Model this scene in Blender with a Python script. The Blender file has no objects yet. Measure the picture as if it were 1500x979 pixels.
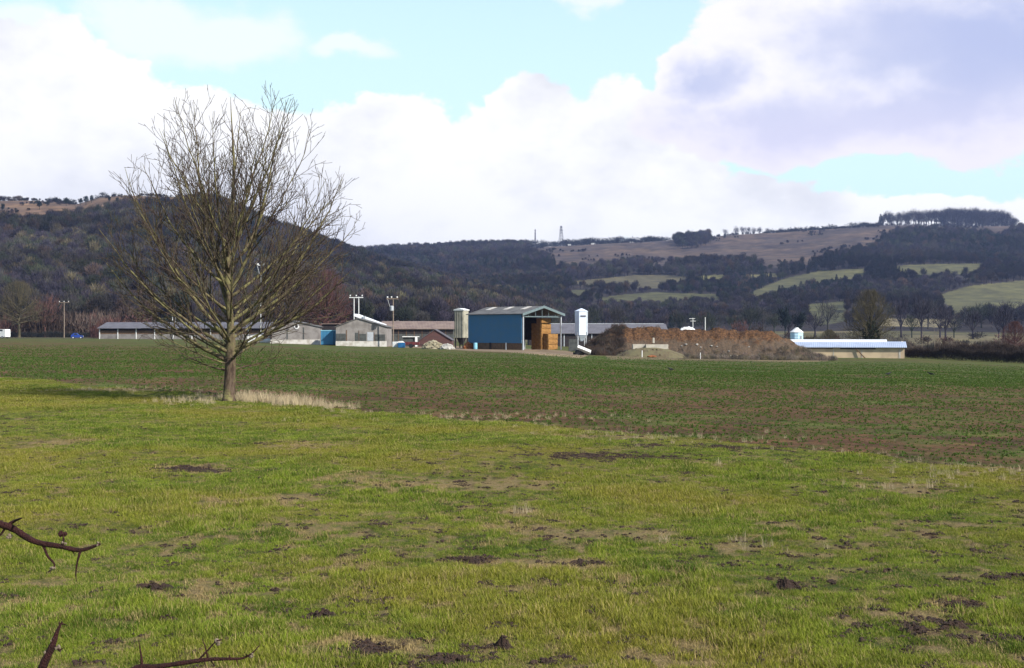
import bpy, bmesh, math, random
import numpy as np
from mathutils import Vector, Matrix

R = math.radians
rng = np.random.default_rng(7)
random.seed(7)
F, HOR, EYE = 1900.0, 488.0, 2.2       # focal length in photo pixels, horizon row, eye height
scene = bpy.context.scene
root_col = scene.collection

# ------------------------------------------------------------------ noise
_perm = rng.permutation(4096)
_val = rng.random(4096)
def _h(i, j):
    return _val[(_perm[(i & 4095)] + j) & 4095]
def vnoise(x, y):
    x = np.asarray(x, float); y = np.asarray(y, float)
    i = np.floor(x).astype(np.int64); j = np.floor(y).astype(np.int64)
    u = x - i; v = y - j
    u = u*u*(3-2*u); v = v*v*(3-2*v)
    return (_h(i, j)*(1-u)+_h(i+1, j)*u)*(1-v)+(_h(i, j+1)*(1-u)+_h(i+1, j+1)*u)*v
def fbm(x, y, o=4):
    s = 0; a = .5; t = 0
    for k in range(o):
        s = s + a*vnoise(x*2**k+17.3*k, y*2**k-9.1*k); t += a; a *= .5
    return s/t
def sstep(a, b, x):
    t = np.clip((x-a)/(b-a), 0, 1); return t*t*(3-2*t)

# ------------------------------------------------------------------ terrain height
GX = [-900, 0, 300, 430, 530, 765, 860, 1000, 1150, 1325, 1500, 2400]
GZ = [1.1, .78, .62, .18, -.22, -.43, -.95, -1.5, -1.8, -1.9, -2.5, -3.2]
LX = [-700, 0, 40, 80, 112, 145, 180, 250, 300, 340, 400, 450, 500, 520, 560, 620, 680, 740, 800, 850, 2400]
LY = [300, 293, 292, 293, 297, 287, 284, 286, 293, 307, 334, 350, 368, 374, 388, 403, 420, 432, 455, 488, 488]
RX = [-700, 500, 600, 680, 760, 860, 930, 1000, 1060, 1140, 1200, 1260, 1300, 1400, 1490, 1600, 2400]
RY = [380, 372, 366, 364, 362, 356, 353, 351, 346, 343, 339, 333, 331, 331, 329, 333, 360]
def _prof(t):
    tt = np.clip(t, 0, 1)
    up = .45*tt + .55*(tt*tt*(3-2*tt))
    return np.where(t > 1, np.maximum(1-(t-1)*.25, .5), up)
def _norm(d0, d1):
    t = np.linspace(0.02, 1.1, 400); d = d0+(d1-d0)*t
    return 1/np.max(_prof(t)/d*d1)
L0, L1, R0, R1 = 460., 1450., 650., 2650.
NL, NR = _norm(L0, L1), _norm(R0, R1)
def pol(X, Y):
    d = np.hypot(X, Y); az = np.arctan2(X, Y)
    azc = np.clip(az, -1.0, 1.0)
    return d, az, 750+F*np.tan(np.clip(azc, -.72, .72))
def height(X, Y):
    X = np.asarray(X, float); Y = np.asarray(Y, float)
    d, az, px = pol(X, Y)
    front = 1-sstep(R(50), R(110), np.abs(az))
    dc = d*np.cos(np.clip(az, -.8, .8))            # depth along the view axis
    z = np.interp(px, GX, GZ)*np.clip((dc-18)/180, 0, 1)*front
    hl = (HOR-np.interp(px, LX, LY))/F*L1*NL
    hr = (HOR-np.interp(px, RX, RY))/F*R1*NR
    rough = 1+.10*(fbm(X/190+5, Y/260, 4)-.5)
    zl = hl*_prof((dc-L0)/(L1-L0))
    tr = (dc-R0)/(R1-R0)
    bump = (fbm(X/330, Y/330, 3)-.5)*46*np.sin(np.pi*np.clip(tr, 0, 1))
    bl = (fbm(X/220+9, Y/220, 3)-.5)*26*np.sin(np.pi*np.clip((dc-L0)/(L1-L0), 0, 1))*np.clip(hl/80, 0, 1)
    zr = hr*_prof(tr)+bump
    k = 8.
    zz = np.maximum(zl+bl, zr)
    zz = np.where(np.abs(zl+bl-zr) < k, zz+(k-np.abs(zl+bl-zr))**2/(4*k), zz)
    gate = sstep(430, 520, dc)
    # gentle unevenness of the meadow
    near = (fbm(X*.7, Y*.7, 4)-.5)*.11*np.clip(1.4-d/60, 0, 1) + (fbm(X*.12+3, Y*.12, 2)-.5)*.22*np.clip((d-3)/20, 0, 1)*np.clip(1.6-d/120, 0, 1)
    return z + near + np.maximum(zz-0.0, 0)*gate*front
def proj(X, Y, Z):
    return 750+F*X/Y, HOR-F*(Z-EYE)/Y
def hz(x, y): return float(height(np.array([x]), np.array([y]))[0])
def W(px, d):
    """ground point seen in column px at depth d"""
    x = (px-750)/F*d
    return Vector((x, d, hz(x, d)))
_dd = np.concatenate([np.linspace(1.2, 60, 90), np.linspace(61, 420, 90), np.linspace(425, 2700, 140)])
def _first(px, py, dd):
    x = (px-750)/F*dd; z = height(x, dd)
    k = int(np.argmax(z >= EYE-(py-HOR)/F*dd))
    return k, x[k], dd[k], z[k]
def hit(px, py):
    k, *_ = _first(px, py, _dd)
    lo, hi = _dd[max(k-1, 0)], _dd[k]
    k, x, y, z = _first(px, py, np.linspace(lo, hi, 40))
    return Vector((x, y, z))
def zz(py, d): return EYE-(py-HOR)*d/F

def inpoly(px, py, poly):
    c = np.zeros(np.shape(px), bool)
    n = len(poly)
    for i in range(n):
        x1, y1 = poly[i]; x2, y2 = poly[(i+1) % n]
        if y1 == y2: continue
        m = ((y1 > py) != (y2 > py)) & (px < (x2-x1)*(py-y1)/(y2-y1)+x1)
        c ^= m
    return c

# ------------------------------------------------------------------ tagging, linking
def tag(o, label=None, cat=None, group=None, kind=None):
    if label: o['label'] = label
    if cat: o['category'] = cat
    if group: o['group'] = group
    if kind: o['kind'] = kind
    return o
def empty(name, loc, rz=0, **kw):
    o = bpy.data.objects.new(name, None); root_col.objects.link(o)
    o.location = loc; o.rotation_euler = (0, 0, rz); o.empty_display_size = .2
    return tag(o, **kw)
def np_mesh(name, V, faces, mats=None, smooth=False):
    """V Nx3; faces: array MxK or list of such arrays"""
    me = bpy.data.meshes.new(name)
    if not isinstance(faces, list): faces = [faces]
    faces = [np.asarray(f, np.int32) for f in faces if len(f)]
    V = np.asarray(V, np.float32)
    me.vertices.add(len(V)); me.vertices.foreach_set('co', V.ravel())
    loops = np.concatenate([f.ravel() for f in faces]); cnt = np.concatenate([np.full(len(f), f.shape[1], np.int32) for f in faces])
    me.loops.add(len(loops)); me.loops.foreach_set('vertex_index', loops)
    me.polygons.add(len(cnt)); st = np.zeros(len(cnt), np.int32); st[1:] = np.cumsum(cnt)[:-1]
    me.polygons.foreach_set('loop_start', st); me.polygons.foreach_set('loop_total', cnt)
    if smooth: me.polygons.foreach_set('use_smooth', np.ones(len(cnt), bool))
    me.update(calc_edges=True); me.validate()
    for m in (mats or []): me.materials.append(m)
    return me
def link(name, me, parent=None, loc=None):
    o = bpy.data.objects.new(name, me); root_col.objects.link(o)
    if parent: o.parent = parent
    if loc is not None: o.location = loc
    return o

class MB:
    """collects simple shapes into one mesh"""
    def __init__(s): s.v = []; s.f = []
    def add(s, vs, fs):
        b = len(s.v); s.v += [tuple(v) for v in vs]; s.f += [[b+i for i in f] for f in fs]
    def box(s, x0, x1, y0, y1, z0, z1, M=None):
        vs = [Vector((x, y, z)) for z in (z0, z1) for y in (y0, y1) for x in (x0, x1)]
        if M: vs = [M @ v for v in vs]
        s.add(vs, [[0, 2, 3, 1], [4, 5, 7, 6], [0, 1, 5, 4], [2, 6, 7, 3], [0, 4, 6, 2], [1, 3, 7, 5]])
        return s
    def prism(s, poly, axis, a, b):
        """poly 2D extruded along axis 'x' (poly in y,z), 'y' (poly in x,z) or 'z'"""
        mk = {'x': lambda p, t: (t, p[0], p[1]), 'y': lambda p, t: (p[0], t, p[1]), 'z': lambda p, t: (p[0], p[1], t)}[axis]
        n = len(poly); vs = [mk(p, a) for p in poly]+[mk(p, b) for p in poly]
        s.add(vs, [list(range(n))[::-1], list(range(n, 2*n))]+[[i, (i+1) % n, n+(i+1) % n, n+i] for i in range(n)])
        return s
    def tube(s, pts, rad, n=8, caps=True):
        pts = [Vector(p) for p in pts]
        if not hasattr(rad, '__len__'): rad = [rad]*len(pts)
        rings = []; ref = None
        for i, p in enumerate(pts):
            t = (pts[min(i+1, len(pts)-1)]-pts[max(i-1, 0)]).normalized()
            if ref is None: ref = t.orthogonal()
            u = (ref-t*ref.dot(t)).normalized(); ref = u; w = t.cross(u)
            rings.append([p+(u*math.cos(2*math.pi*k/n)+w*math.sin(2*math.pi*k/n))*rad[i] for k in range(n)])
        fs = []
        for i in range(len(pts)-1):
            for k in range(n): fs.append([i*n+k, i*n+(k+1) % n, (i+1)*n+(k+1) % n, (i+1)*n+k])
        if caps: fs += [list(range(n))[::-1], [(len(pts)-1)*n+k for k in range(n)]]
        s.add([v for r in rings for v in r], fs); return s
    def lathe(s, prof, n=16, c=(0, 0, 0), squash=1, rot=0):
        vs = []; fs = []
        for r, z in prof:
            for k in range(n):
                a = 2*math.pi*k/n+rot
                vs.append((c[0]+r*math.cos(a), c[1]+r*math.sin(a)*squash, c[2]+z))
        for i in range(len(prof)-1):
            for k in range(n): fs.append([i*n+k, i*n+(k+1) % n, (i+1)*n+(k+1) % n, (i+1)*n+k])
        fs += [list(range(n))[::-1], [(len(prof)-1)*n+k for k in range(n)]]
        s.add(vs, fs); return s
    def rock(s, c, r, seed=0, flat=.7):
        rr = random.Random(seed); bm = bmesh.new(); bmesh.ops.create_icosphere(bm, subdivisions=1, radius=1)
        q = [Vector((v.co.x*r*rr.uniform(.7, 1.25), v.co.y*r*rr.uniform(.7, 1.25), v.co.z*r*flat*rr.uniform(.7, 1.2)))+Vector(c) for v in bm.verts]
        bm.verts.index_update(); s.add(q, [[v.index for v in f.verts] for f in bm.faces]); bm.free(); return s
    def build(s, name, mat, parent=None, smooth=False, bevel=0):
        me = bpy.data.meshes.new(name); me.from_pydata(s.v, [], s.f); me.update()
        if bevel:
            bm = bmesh.new(); bm.from_mesh(me); bmesh.ops.bevel(bm, geom=bm.edges[:], offset=bevel, segments=2, affect='EDGES', clamp_overlap=True); bm.to_mesh(me); bm.free()
        me.materials.append(mat)
        if smooth: me.polygons.foreach_set('use_smooth', np.ones(len(me.polygons), bool))
        return link(name, me, parent)

# ------------------------------------------------------------------ materials
class NT:
    def __init__(s, tree): s.t = tree; s.n = tree.nodes; s.l = tree.links
    def new(s, ty, **kw):
        nd = s.n.new(ty)
        for k, v in kw.items(): setattr(nd, k, v)
        return nd
    def put(s, inp, v):
        if isinstance(v, bpy.types.NodeSocket): s.l.new(v, inp)
        elif v is not None: inp.default_value = v
    def math(s, op, a, b=None, c=None, clamp=False):
        nd = s.new('ShaderNodeMath', operation=op); nd.use_clamp = clamp
        s.put(nd.inputs[0], a)
        if b is not None: s.put(nd.inputs[1], b)
        if c is not None: s.put(nd.inputs[2], c)
        return nd.outputs[0]
    def vmath(s, op, a, b=None):
        nd = s.new('ShaderNodeVectorMath', operation=op); s.put(nd.inputs[0], a)
        if b is not None: s.put(nd.inputs[1], b)
        return nd.outputs['Value'] if op in ('DOT_PRODUCT', 'LENGTH') else nd.outputs[0]
    def noise(s, vec, scale, detail=4, rough=.55, dist=0, dim='3D'):
        nd = s.new('ShaderNodeTexNoise', noise_dimensions=dim)
        s.put(nd.inputs['Vector'], vec); nd.inputs['Scale'].default_value = scale; nd.inputs['Detail'].default_value = detail
        nd.inputs['Roughness'].default_value = rough; nd.inputs['Distortion'].default_value = dist
        return nd.outputs['Fac']
    def ramp(s, v, a, b, c=0., d=1., smooth=True):
        nd = s.new('ShaderNodeMapRange', interpolation_type='SMOOTHSTEP' if smooth else 'LINEAR')
        s.put(nd.inputs['Value'], v); s.put(nd.inputs['From Min'], a); s.put(nd.inputs['From Max'], b); s.put(nd.inputs['To Min'], c); s.put(nd.inputs['To Max'], d)
        return nd.outputs[0]
    def mix(s, f, a, b, mode='MIX'):
        nd = s.new('ShaderNodeMix', data_type='RGBA', blend_type=mode)
        s.put(nd.inputs[0], f)
        for k, v in ((6, a), (7, b)):
            if isinstance(v, (tuple, list)): v = tuple(v)+(1,) if len(v) == 3 else tuple(v)
            s.put(nd.inputs[k], v)
        return nd.outputs[2]
    def attr(s, name, ty='GEOMETRY'):
        return s.new('ShaderNodeAttribute', attribute_name=name, attribute_type=ty)
def mat_base(name):
    m = bpy.data.materials.new(name); m.use_nodes = True
    nt = NT(m.node_tree); return m, nt, m.node_tree.nodes['Principled BSDF']
def mat_simple(name, col, rough=.8, var=.25, scale=1.5, col2=None, metal=0, bump=.0, spec=.3, stretch=None):
    """col with soft noise variation; col2 shows through as stains"""
    m, nt, b = mat_base(name)
    tc = nt.new('ShaderNodeTexCoord').outputs['Object']
    if stretch:
        mp = nt.new('ShaderNodeMapping'); nt.put(mp.inputs['Vector'], tc); mp.inputs['Scale'].default_value = stretch; tc = mp.outputs[0]
    n1 = nt.noise(tc, scale, 5, .6); n2 = nt.noise(tc, scale*6, 3, .6)
    c2 = col2 or tuple(c*(1-var*1.6) for c in col)
    c = nt.mix(nt.ramp(n1, .38, .68), col, c2)
    c = nt.mix(nt.math('MULTIPLY', n2, var), c, tuple(min(1, x*.45) for x in col))
    nt.put(b.inputs['Base Color'], c); b.inputs['Roughness'].default_value = rough; b.inputs['Metallic'].default_value = metal
    b.inputs['Specular IOR Level'].default_value = spec
    if bump:
        bp = nt.new('ShaderNodeBump'); bp.inputs['Strength'].default_value = bump; bp.inputs['Distance'].default_value = .03
        nt.put(bp.inputs['Height'], n2); nt.put(b.inputs['Normal'], bp.outputs[0])
    return m
def mat_sheet(name, col, axis='x', pitch=.2, rough=.6, col2=None, var=.2, depth=.02):
    """profiled sheet: real ridges as bump, stains in colour"""
    m = mat_simple(name, col, rough, var, .7, col2)
    nt = NT(m.node_tree); b = m.node_tree.nodes['Principled BSDF']
    tc = nt.new('ShaderNodeTexCoord').outputs['Object']
    sp = nt.new('ShaderNodeSeparateXYZ'); nt.put(sp.inputs[0], tc)
    w = nt.math('SINE', nt.math('MULTIPLY', sp.outputs['XYZ'.index(axis.upper())], 2*math.pi/pitch))
    bp = nt.new('ShaderNodeBump'); bp.inputs['Strength'].default_value = .7; bp.inputs['Distance'].default_value = depth
    nt.put(bp.inputs['Height'], w); nt.put(b.inputs['Normal'], bp.outputs[0])
    return m
def mat_wood_tint(name, mode, rough=.95, trans=0):
    """tree and twig colour: from the object's own colour or from the scattered point's tint"""
    m, nt, b = mat_base(name)
    if mode == 'object': c = nt.new('ShaderNodeObjectInfo').outputs['Color']
    else: c = nt.attr('tint', 'INSTANCER').outputs['Color']
    geo = nt.new('ShaderNodeNewGeometry')
    n = nt.noise(geo.outputs['Position'], .35, 3, .6)
    nt.put(b.inputs['Base Color'], nt.mix(nt.ramp(n, .3, .7), c, nt.mix(1., c, (.62, .62, .66), 'MULTIPLY')))
    b.inputs['Roughness'].default_value = rough; b.inputs['Specular IOR Level'].default_value = .15
    return m

M = {}
M['bark'] = None
def mk_bark():
    m, nt, b = mat_base('bark')
    geo = nt.new('ShaderNodeNewGeometry'); P = geo.outputs['Position']
    mp = nt.new('ShaderNodeMapping'); nt.put(mp.inputs['Vector'], P); mp.inputs['Scale'].default_value = (1, 1, .22)
    n1 = nt.noise(mp.outputs[0], 16, 6, .65); n2 = nt.noise(P, 3.2, 4, .6); n3 = nt.noise(mp.outputs[0], 42, 4, .6)
    c = nt.mix(nt.ramp(n1, .35, .65), (.040, .026, .019), (.105, .075, .052))
    c = nt.mix(nt.math('MULTIPLY', nt.ramp(n2, .48, .66), .7), c, (.21, .20, .07))     # lichen
    sp = nt.new('ShaderNodeSeparateXYZ'); nt.put(sp.inputs[0], P)
    up = nt.ramp(sp.outputs[2], 1.0, 2.2)
    c = nt.mix(nt.math('MULTIPLY', up, nt.ramp(n2, .35, .6, .1, .6)), c, (.18, .165, .075))
    nt.put(b.inputs['Base Color'], c); b.inputs['Roughness'].default_value = .95; b.inputs['Specular IOR Level'].default_value = .15
    bp = nt.new('ShaderNodeBump'); bp.inputs['Strength'].default_value = .9; bp.inputs['Distance'].default_value = .03
    nt.put(bp.inputs['Height'], nt.math('ADD', n1, nt.math('MULTIPLY', n3, .5))); nt.put(b.inputs['Normal'], bp.outputs[0])
    return m
M['bark'] = mk_bark()
def mk_twig():
    m, nt, b = mat_base('twig_bark')
    geo = nt.new('ShaderNodeNewGeometry'); n = nt.noise(geo.outputs['Position'], 2.5, 3, .6)
    c = nt.mix(nt.ramp(n, .4, .65), (.058, .040, .036), (.085, .072, .038))
    nt.put(b.inputs['Base Color'], c); b.inputs['Roughness'].default_value = .9; b.inputs['Specular IOR Level'].default_value = .15
    return m
M['twig'] = mk_twig()
M['tree_obj'] = mat_wood_tint('tree_wood', 'object')
M['tree_inst'] = mat_wood_tint('woodland_wood', 'inst')
M['soil'] = mat_simple('dug_soil', (.048, .027, .018), .95, .5, 9, (.026, .015, .011), bump=1.)
M['blue'] = mat_sheet('blue_sheeting', (.026, .12, .24), 'x', .25, .45, (.036, .12, .21), .18)
M['blue_dark'] = mat_simple('blue_paint', (.015, .11, .27), .5, .3, 2)
M['royal'] = mat_simple('royal_blue_paint', (.008, .035, .22), .3, .1, 2, spec=.5)
M['asbestos'] = mat_sheet('weathered_fibre_cement', (.155, .148, .14), 'y', .18, .85, (.085, .08, .078), .35, .03)
M['asb_wall'] = mat_sheet('weathered_fibre_cement_cladding', (.27, .245, .225), 'x', .16, .85, (.17, .15, .135), .35, .02)
M['steel'] = mat_simple('galvanised_steel', (.42, .44, .46), .55, .15, 3, (.34, .35, .37), metal=.2)
M['green_steel'] = mat_simple('grey_green_steel', (.12, .16, .165), .6, .15, 3)
M['white'] = mat_simple('white_paint', (.72, .72, .70), .6, .12, 2, (.58, .57, .54))
M['white_silo'] = mat_sheet('white_ribbed_silo', (.62, .68, .78), 'z', .8, .5, (.55, .60, .70), .1, .01)
M['white_roof'] = mat_sheet('white_roof_sheet', (.34, .39, .50), 'x', .3, .5, (.29, .33, .42), .12, .02)
M['bright_roof'] = mat_sheet('white_roof_panels', (.66, .67, .68), 'y', .3, .5, (.7, .7, .7), .06, .02)
M['lowwall'] = mat_simple('whitewashed_block', (.56, .53, .48), .85, .35, 1.2, (.34, .30, .25))
M['cream'] = mat_simple('cream_rendered_block', (.50, .39, .25), .85, .2, .6, (.38, .29, .19))
M['concrete'] = mat_simple('pale_concrete', (.46, .42, .34), .85, .3, 1.2, (.34, .31, .26))
M['brown_roof'] = mat_sheet('brown_sheet_roof', (.21, .155, .125), 'x', .3, .8, (.15, .105, .09), .25, .02)
M['grey_roof'] = mat_sheet('dull_grey_roof', (.125, .12, .135), 'x', .3, .8, (.095, .09, .10), .2, .02)
M['red_brick'] = mat_simple('dull_red_brick', (.10, .045, .04), .9, .4, 2, (.07, .04, .035))
M['dark'] = mat_simple('dark_timber_and_shade', (.030, .024, .024), .9, .3, 2)  # dark timber parts; also colours interiors dark in place of their shade
M['timber'] = mat_simple('brown_timber', (.16, .095, .055), .9, .35, 2, stretch=(6, 6, 1))
M['board'] = mat_simple('dark_vent_board', (.075, .08, .075), .9, .3, 2)
M['old_silo'] = mat_sheet('stained_silo_sheet', (.33, .31, .24), 'x', .55, .7, (.17, .16, .12), .3, .03)
M['straw'] = mat_simple('baled_straw', (.30, .155, .045), .95, .5, 3, (.19, .095, .03), bump=.8)
M['pole'] = mat_simple('weathered_pole', (.22, .17, .13), .9, .2, 2)
M['pole_pale'] = mat_simple('pale_pole', (.60, .60, .58), .7, .1, 2)
M['glass'] = mat_simple('dark_glass', (.02, .025, .03), .12, .1, 2, spec=.6)
M['tyre'] = mat_simple('black_rubber', (.015, .015, .016), .85, .2, 5)
M['rust'] = mat_simple('rusty_orange_metal', (.28, .10, .03), .9, .4, 2, (.15, .05, .02))
M['pale_blue'] = mat_simple('pale_blue_plastic', (.22, .48, .60), .5, .1, 2)
M['rubble'] = mat_simple('pale_rubble', (.34, .30, .20), .95, .5, 3, (.13, .11, .07), bump=.5)
M['rubble_w'] = mat_simple('white_rubble', (.46, .44, .39), .95, .4, 3, (.22, .20, .18))
M['rail'] = mat_simple('dark_red_machine', (.13, .025, .025), .6, .3, 2)
M['bramble'] = mat_simple('bramble_stem', (.050, .016, .014), .75, .6, 90, (.022, .010, .008), spec=.2, bump=.6)
M['bud'] = mat_simple('pale_bud', (.17, .13, .09), .7, .2, 80)
M['feather'] = mat_simple('black_feathers', (.008, .008, .010), .5, .2, 20)
M['lattice'] = mat_simple('lattice_steel', (.10, .10, .12), .7, .1, 2)
M['slate'] = mat_simple('slate_roof', (.10, .09, .10), .8, .2, 2)
def mk_muck():
    m, nt, b = mat_base('rotting_straw_muck')
    P = nt.new('ShaderNodeNewGeometry').outputs['Position']
    sp = nt.new('ShaderNodeSeparateXYZ'); nt.put(sp.inputs[0], P)
    n1 = nt.noise(P, .8, 6, .7); n2 = nt.noise(P, 4, 5, .7)
    hgt = nt.math('ADD', sp.outputs[2], nt.math('MULTIPLY', nt.math('SUBTRACT', n1, .5), 4.))
    c = nt.mix(nt.ramp(n2, .35, .65), (.115, .078, .052), (.075, .058, .042))
    c2 = nt.mix(nt.ramp(n2, .35, .62), (.150, .078, .036), (.050, .028, .018))
    c = nt.mix(nt.ramp(hgt, .5, 1.7), c, c2)
    nt.put(b.inputs['Base Color'], c); b.inputs['Roughness'].default_value = .97; b.inputs['Specular IOR Level'].default_value = .1
    bp = nt.new('ShaderNodeBump'); bp.inputs['Strength'].default_value = 1; bp.inputs['Distance'].default_value = .25
    nt.put(bp.inputs['Height'], nt.math('ADD', n2, n1)); nt.put(b.inputs['Normal'], bp.outputs[0])
    return m
M['muck'] = mk_muck()

# ------------------------------------------------------------------ land cover, seen as areas of ground
HEATH_L = [(-900, 200), (345, 200), (345, 298), (300, 299), (250, 304), (190, 304), (150, 318), (100, 318), (90, 326), (45, 332), (-900, 336)]
OPEN_L = [([(-40, 357), (26, 357), (28, 362), (-40, 364)], (.20, .19, .11)), ([(52, 342), (80, 343), (78, 353), (56, 352)], (.15, .12, .09))]
HEATH_R = [(765, 300), (1600, 300), (1600, 336), (1480, 338), (1466, 352), (1400, 342), (1330, 341), (1300, 350), (1278, 368), (1235, 372), (1200, 386), (1150, 394), (1100, 387),
           (1060, 383), (1000, 388), (960, 391), (930, 384), (900, 392), (860, 396), (815, 392), (800, 380), (775, 370)]
GREEN = (.082, .082, .040); GREEN2 = (.068, .070, .036)
FIELDS = [([(836, 412), (870, 409), (930, 403), (975, 402), (1010, 407), (1012, 411), (985, 414), (960, 423), (900, 421), (850, 418)], (.088, .080, .046)),
          ([(1016, 405), (1064, 402), (1062, 410), (1020, 412)], (.15, .145, .06)),
          ([(872, 437), (910, 432), (960, 428), (1050, 431), (1057, 440), (990, 444), (930, 447), (885, 443)], GREEN2),
          ([(1096, 437), (1105, 426), (1150, 408), (1200, 397), (1262, 393), (1270, 401), (1240, 410), (1200, 416), (1150, 427), (1115, 437)], GREEN),
          ([(1088, 403), (1142, 400), (1138, 406), (1090, 408)], (.15, .14, .065)),
          ([(1312, 390), (1350, 387), (1440, 386), (1442, 396), (1410, 402), (1350, 403), (1318, 399)], GREEN),
          ([(1370, 434), (1420, 419), (1520, 409), (1640, 408), (1640, 452), (1450, 458), (1400, 467), (1392, 450)], GREEN),
          ([(1183, 446), (1238, 441), (1242, 470), (1200, 478), (1186, 470)], GREEN2),
          ([(1290, 466), (1400, 468), (1400, 480), (1290, 478)], (.16, .14, .085)),
          ([(835, 425), (868, 424), (862, 432), (838, 434)], GREEN2)]
CLUMP = [([(983, 340), (1035, 340), (1042, 356), (1020, 366), (990, 362)], 1)]
BUSHY = [(1290, 345), (1330, 341), (1400, 342), (1466, 352), (1600, 340), (1600, 390), (1290, 390)]
YARD = [(560, 500), (640, 506), (700, 508), (765, 511), (830, 514), (862, 521), (850, 525), (800, 521), (740, 516), (690, 514.5), (640, 511), (560, 508)]
HEAPEDGE = [(880, 505), (1215, 505), (1215, 529), (1180, 531), (1000, 528), (890, 527)]

# meadow / arable boundary as a line on the ground
bA, bB = hit(40, 556), hit(1480, 688)
bt = (bB-bA).xy.normalized(); bn = Vector((bt.y, -bt.x))          # points to the camera side (meadow)
if bn.dot(-bA.xy) < 0: bn = -bn
def meadow_side(x, y): return (x-bA.x)*bn.x+(y-bA.y)*bn.y        # > 0: meadow
DRY = [(275, 687, 1.1, .5), (525, 700, .9, .5), (600, 709, 1.8, .5), (720, 710, 1.6, .5), (385, 732, 1.2, .4), (470, 774, .9, .4), (850, 783, 1.3, .5), (780, 775, .7, .5),
       (300, 866, .5, .3), (820, 828, .7, .3), (10, 887, .35, .2), (1090, 802, .5, .3), (1325, 718, .8, .6), (1410, 770, .4, .2), (560, 948, .45, .25), (1390, 885, .3, .2),
       (760, 752, .4, .3), (70, 650, 1.2, .6), (450, 652, 1.2, .5), (160, 572, 3, .8), (980, 965, .4, .2), (690, 822, .5, .15), (1300, 905, .6, .2), (900, 640, 2, .5), (510, 832, .35, .2), (1150, 770, .4, .25)]
MUD = [(1340, 922, .25, .12), (1410, 915, .3, .1), (1470, 935, .4, .1), (660, 965, .35, .1), (850, 826, .4, .1), (700, 821, .4, .1), (1150, 860, .22, .15), (900, 668, 2.2, .5), (1480, 845, .4, .1),
       (278, 688, .9, .3), (1405, 888, .3, .15), (540, 950, .3, .15), (225, 862, .35, .12), (1030, 655, 2.5, .4), (400, 690, .6, .2)]
def blobs(x, y, lst):
    s = np.zeros(np.shape(x))
    for px, py, rx, ry in lst:
        p = hit(px, py); s = np.maximum(s, 1-np.sqrt(((x-p.x)/rx)**2+((y-p.y)/(ry*2.0))**2))
    return s
def dryness(x, y):
    b = blobs(x, y, DRY)
    n = fbm(x*.9+31, y*.55, 4); m = fbm(x*6, y*5, 3)
    return np.clip(sstep(-.05, .75, b+(m-.5)*2.2)*sstep(-.6, 0., b) + .5*sstep(.69, .86, n+(m-.5)*.25), 0, 1)
def muddiness(x, y):
    b = blobs(x, y, MUD); m = fbm(x*9+3, y*9, 3)
    n = fbm(x*1.1-40, y*.8+7, 4)
    return np.clip(sstep(.15, .55, b+(m-.5)*1.8)*sstep(-.35, .1, b) + .4*sstep(.78, .86, n+(m-.5)*.3), 0, 1)

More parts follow.
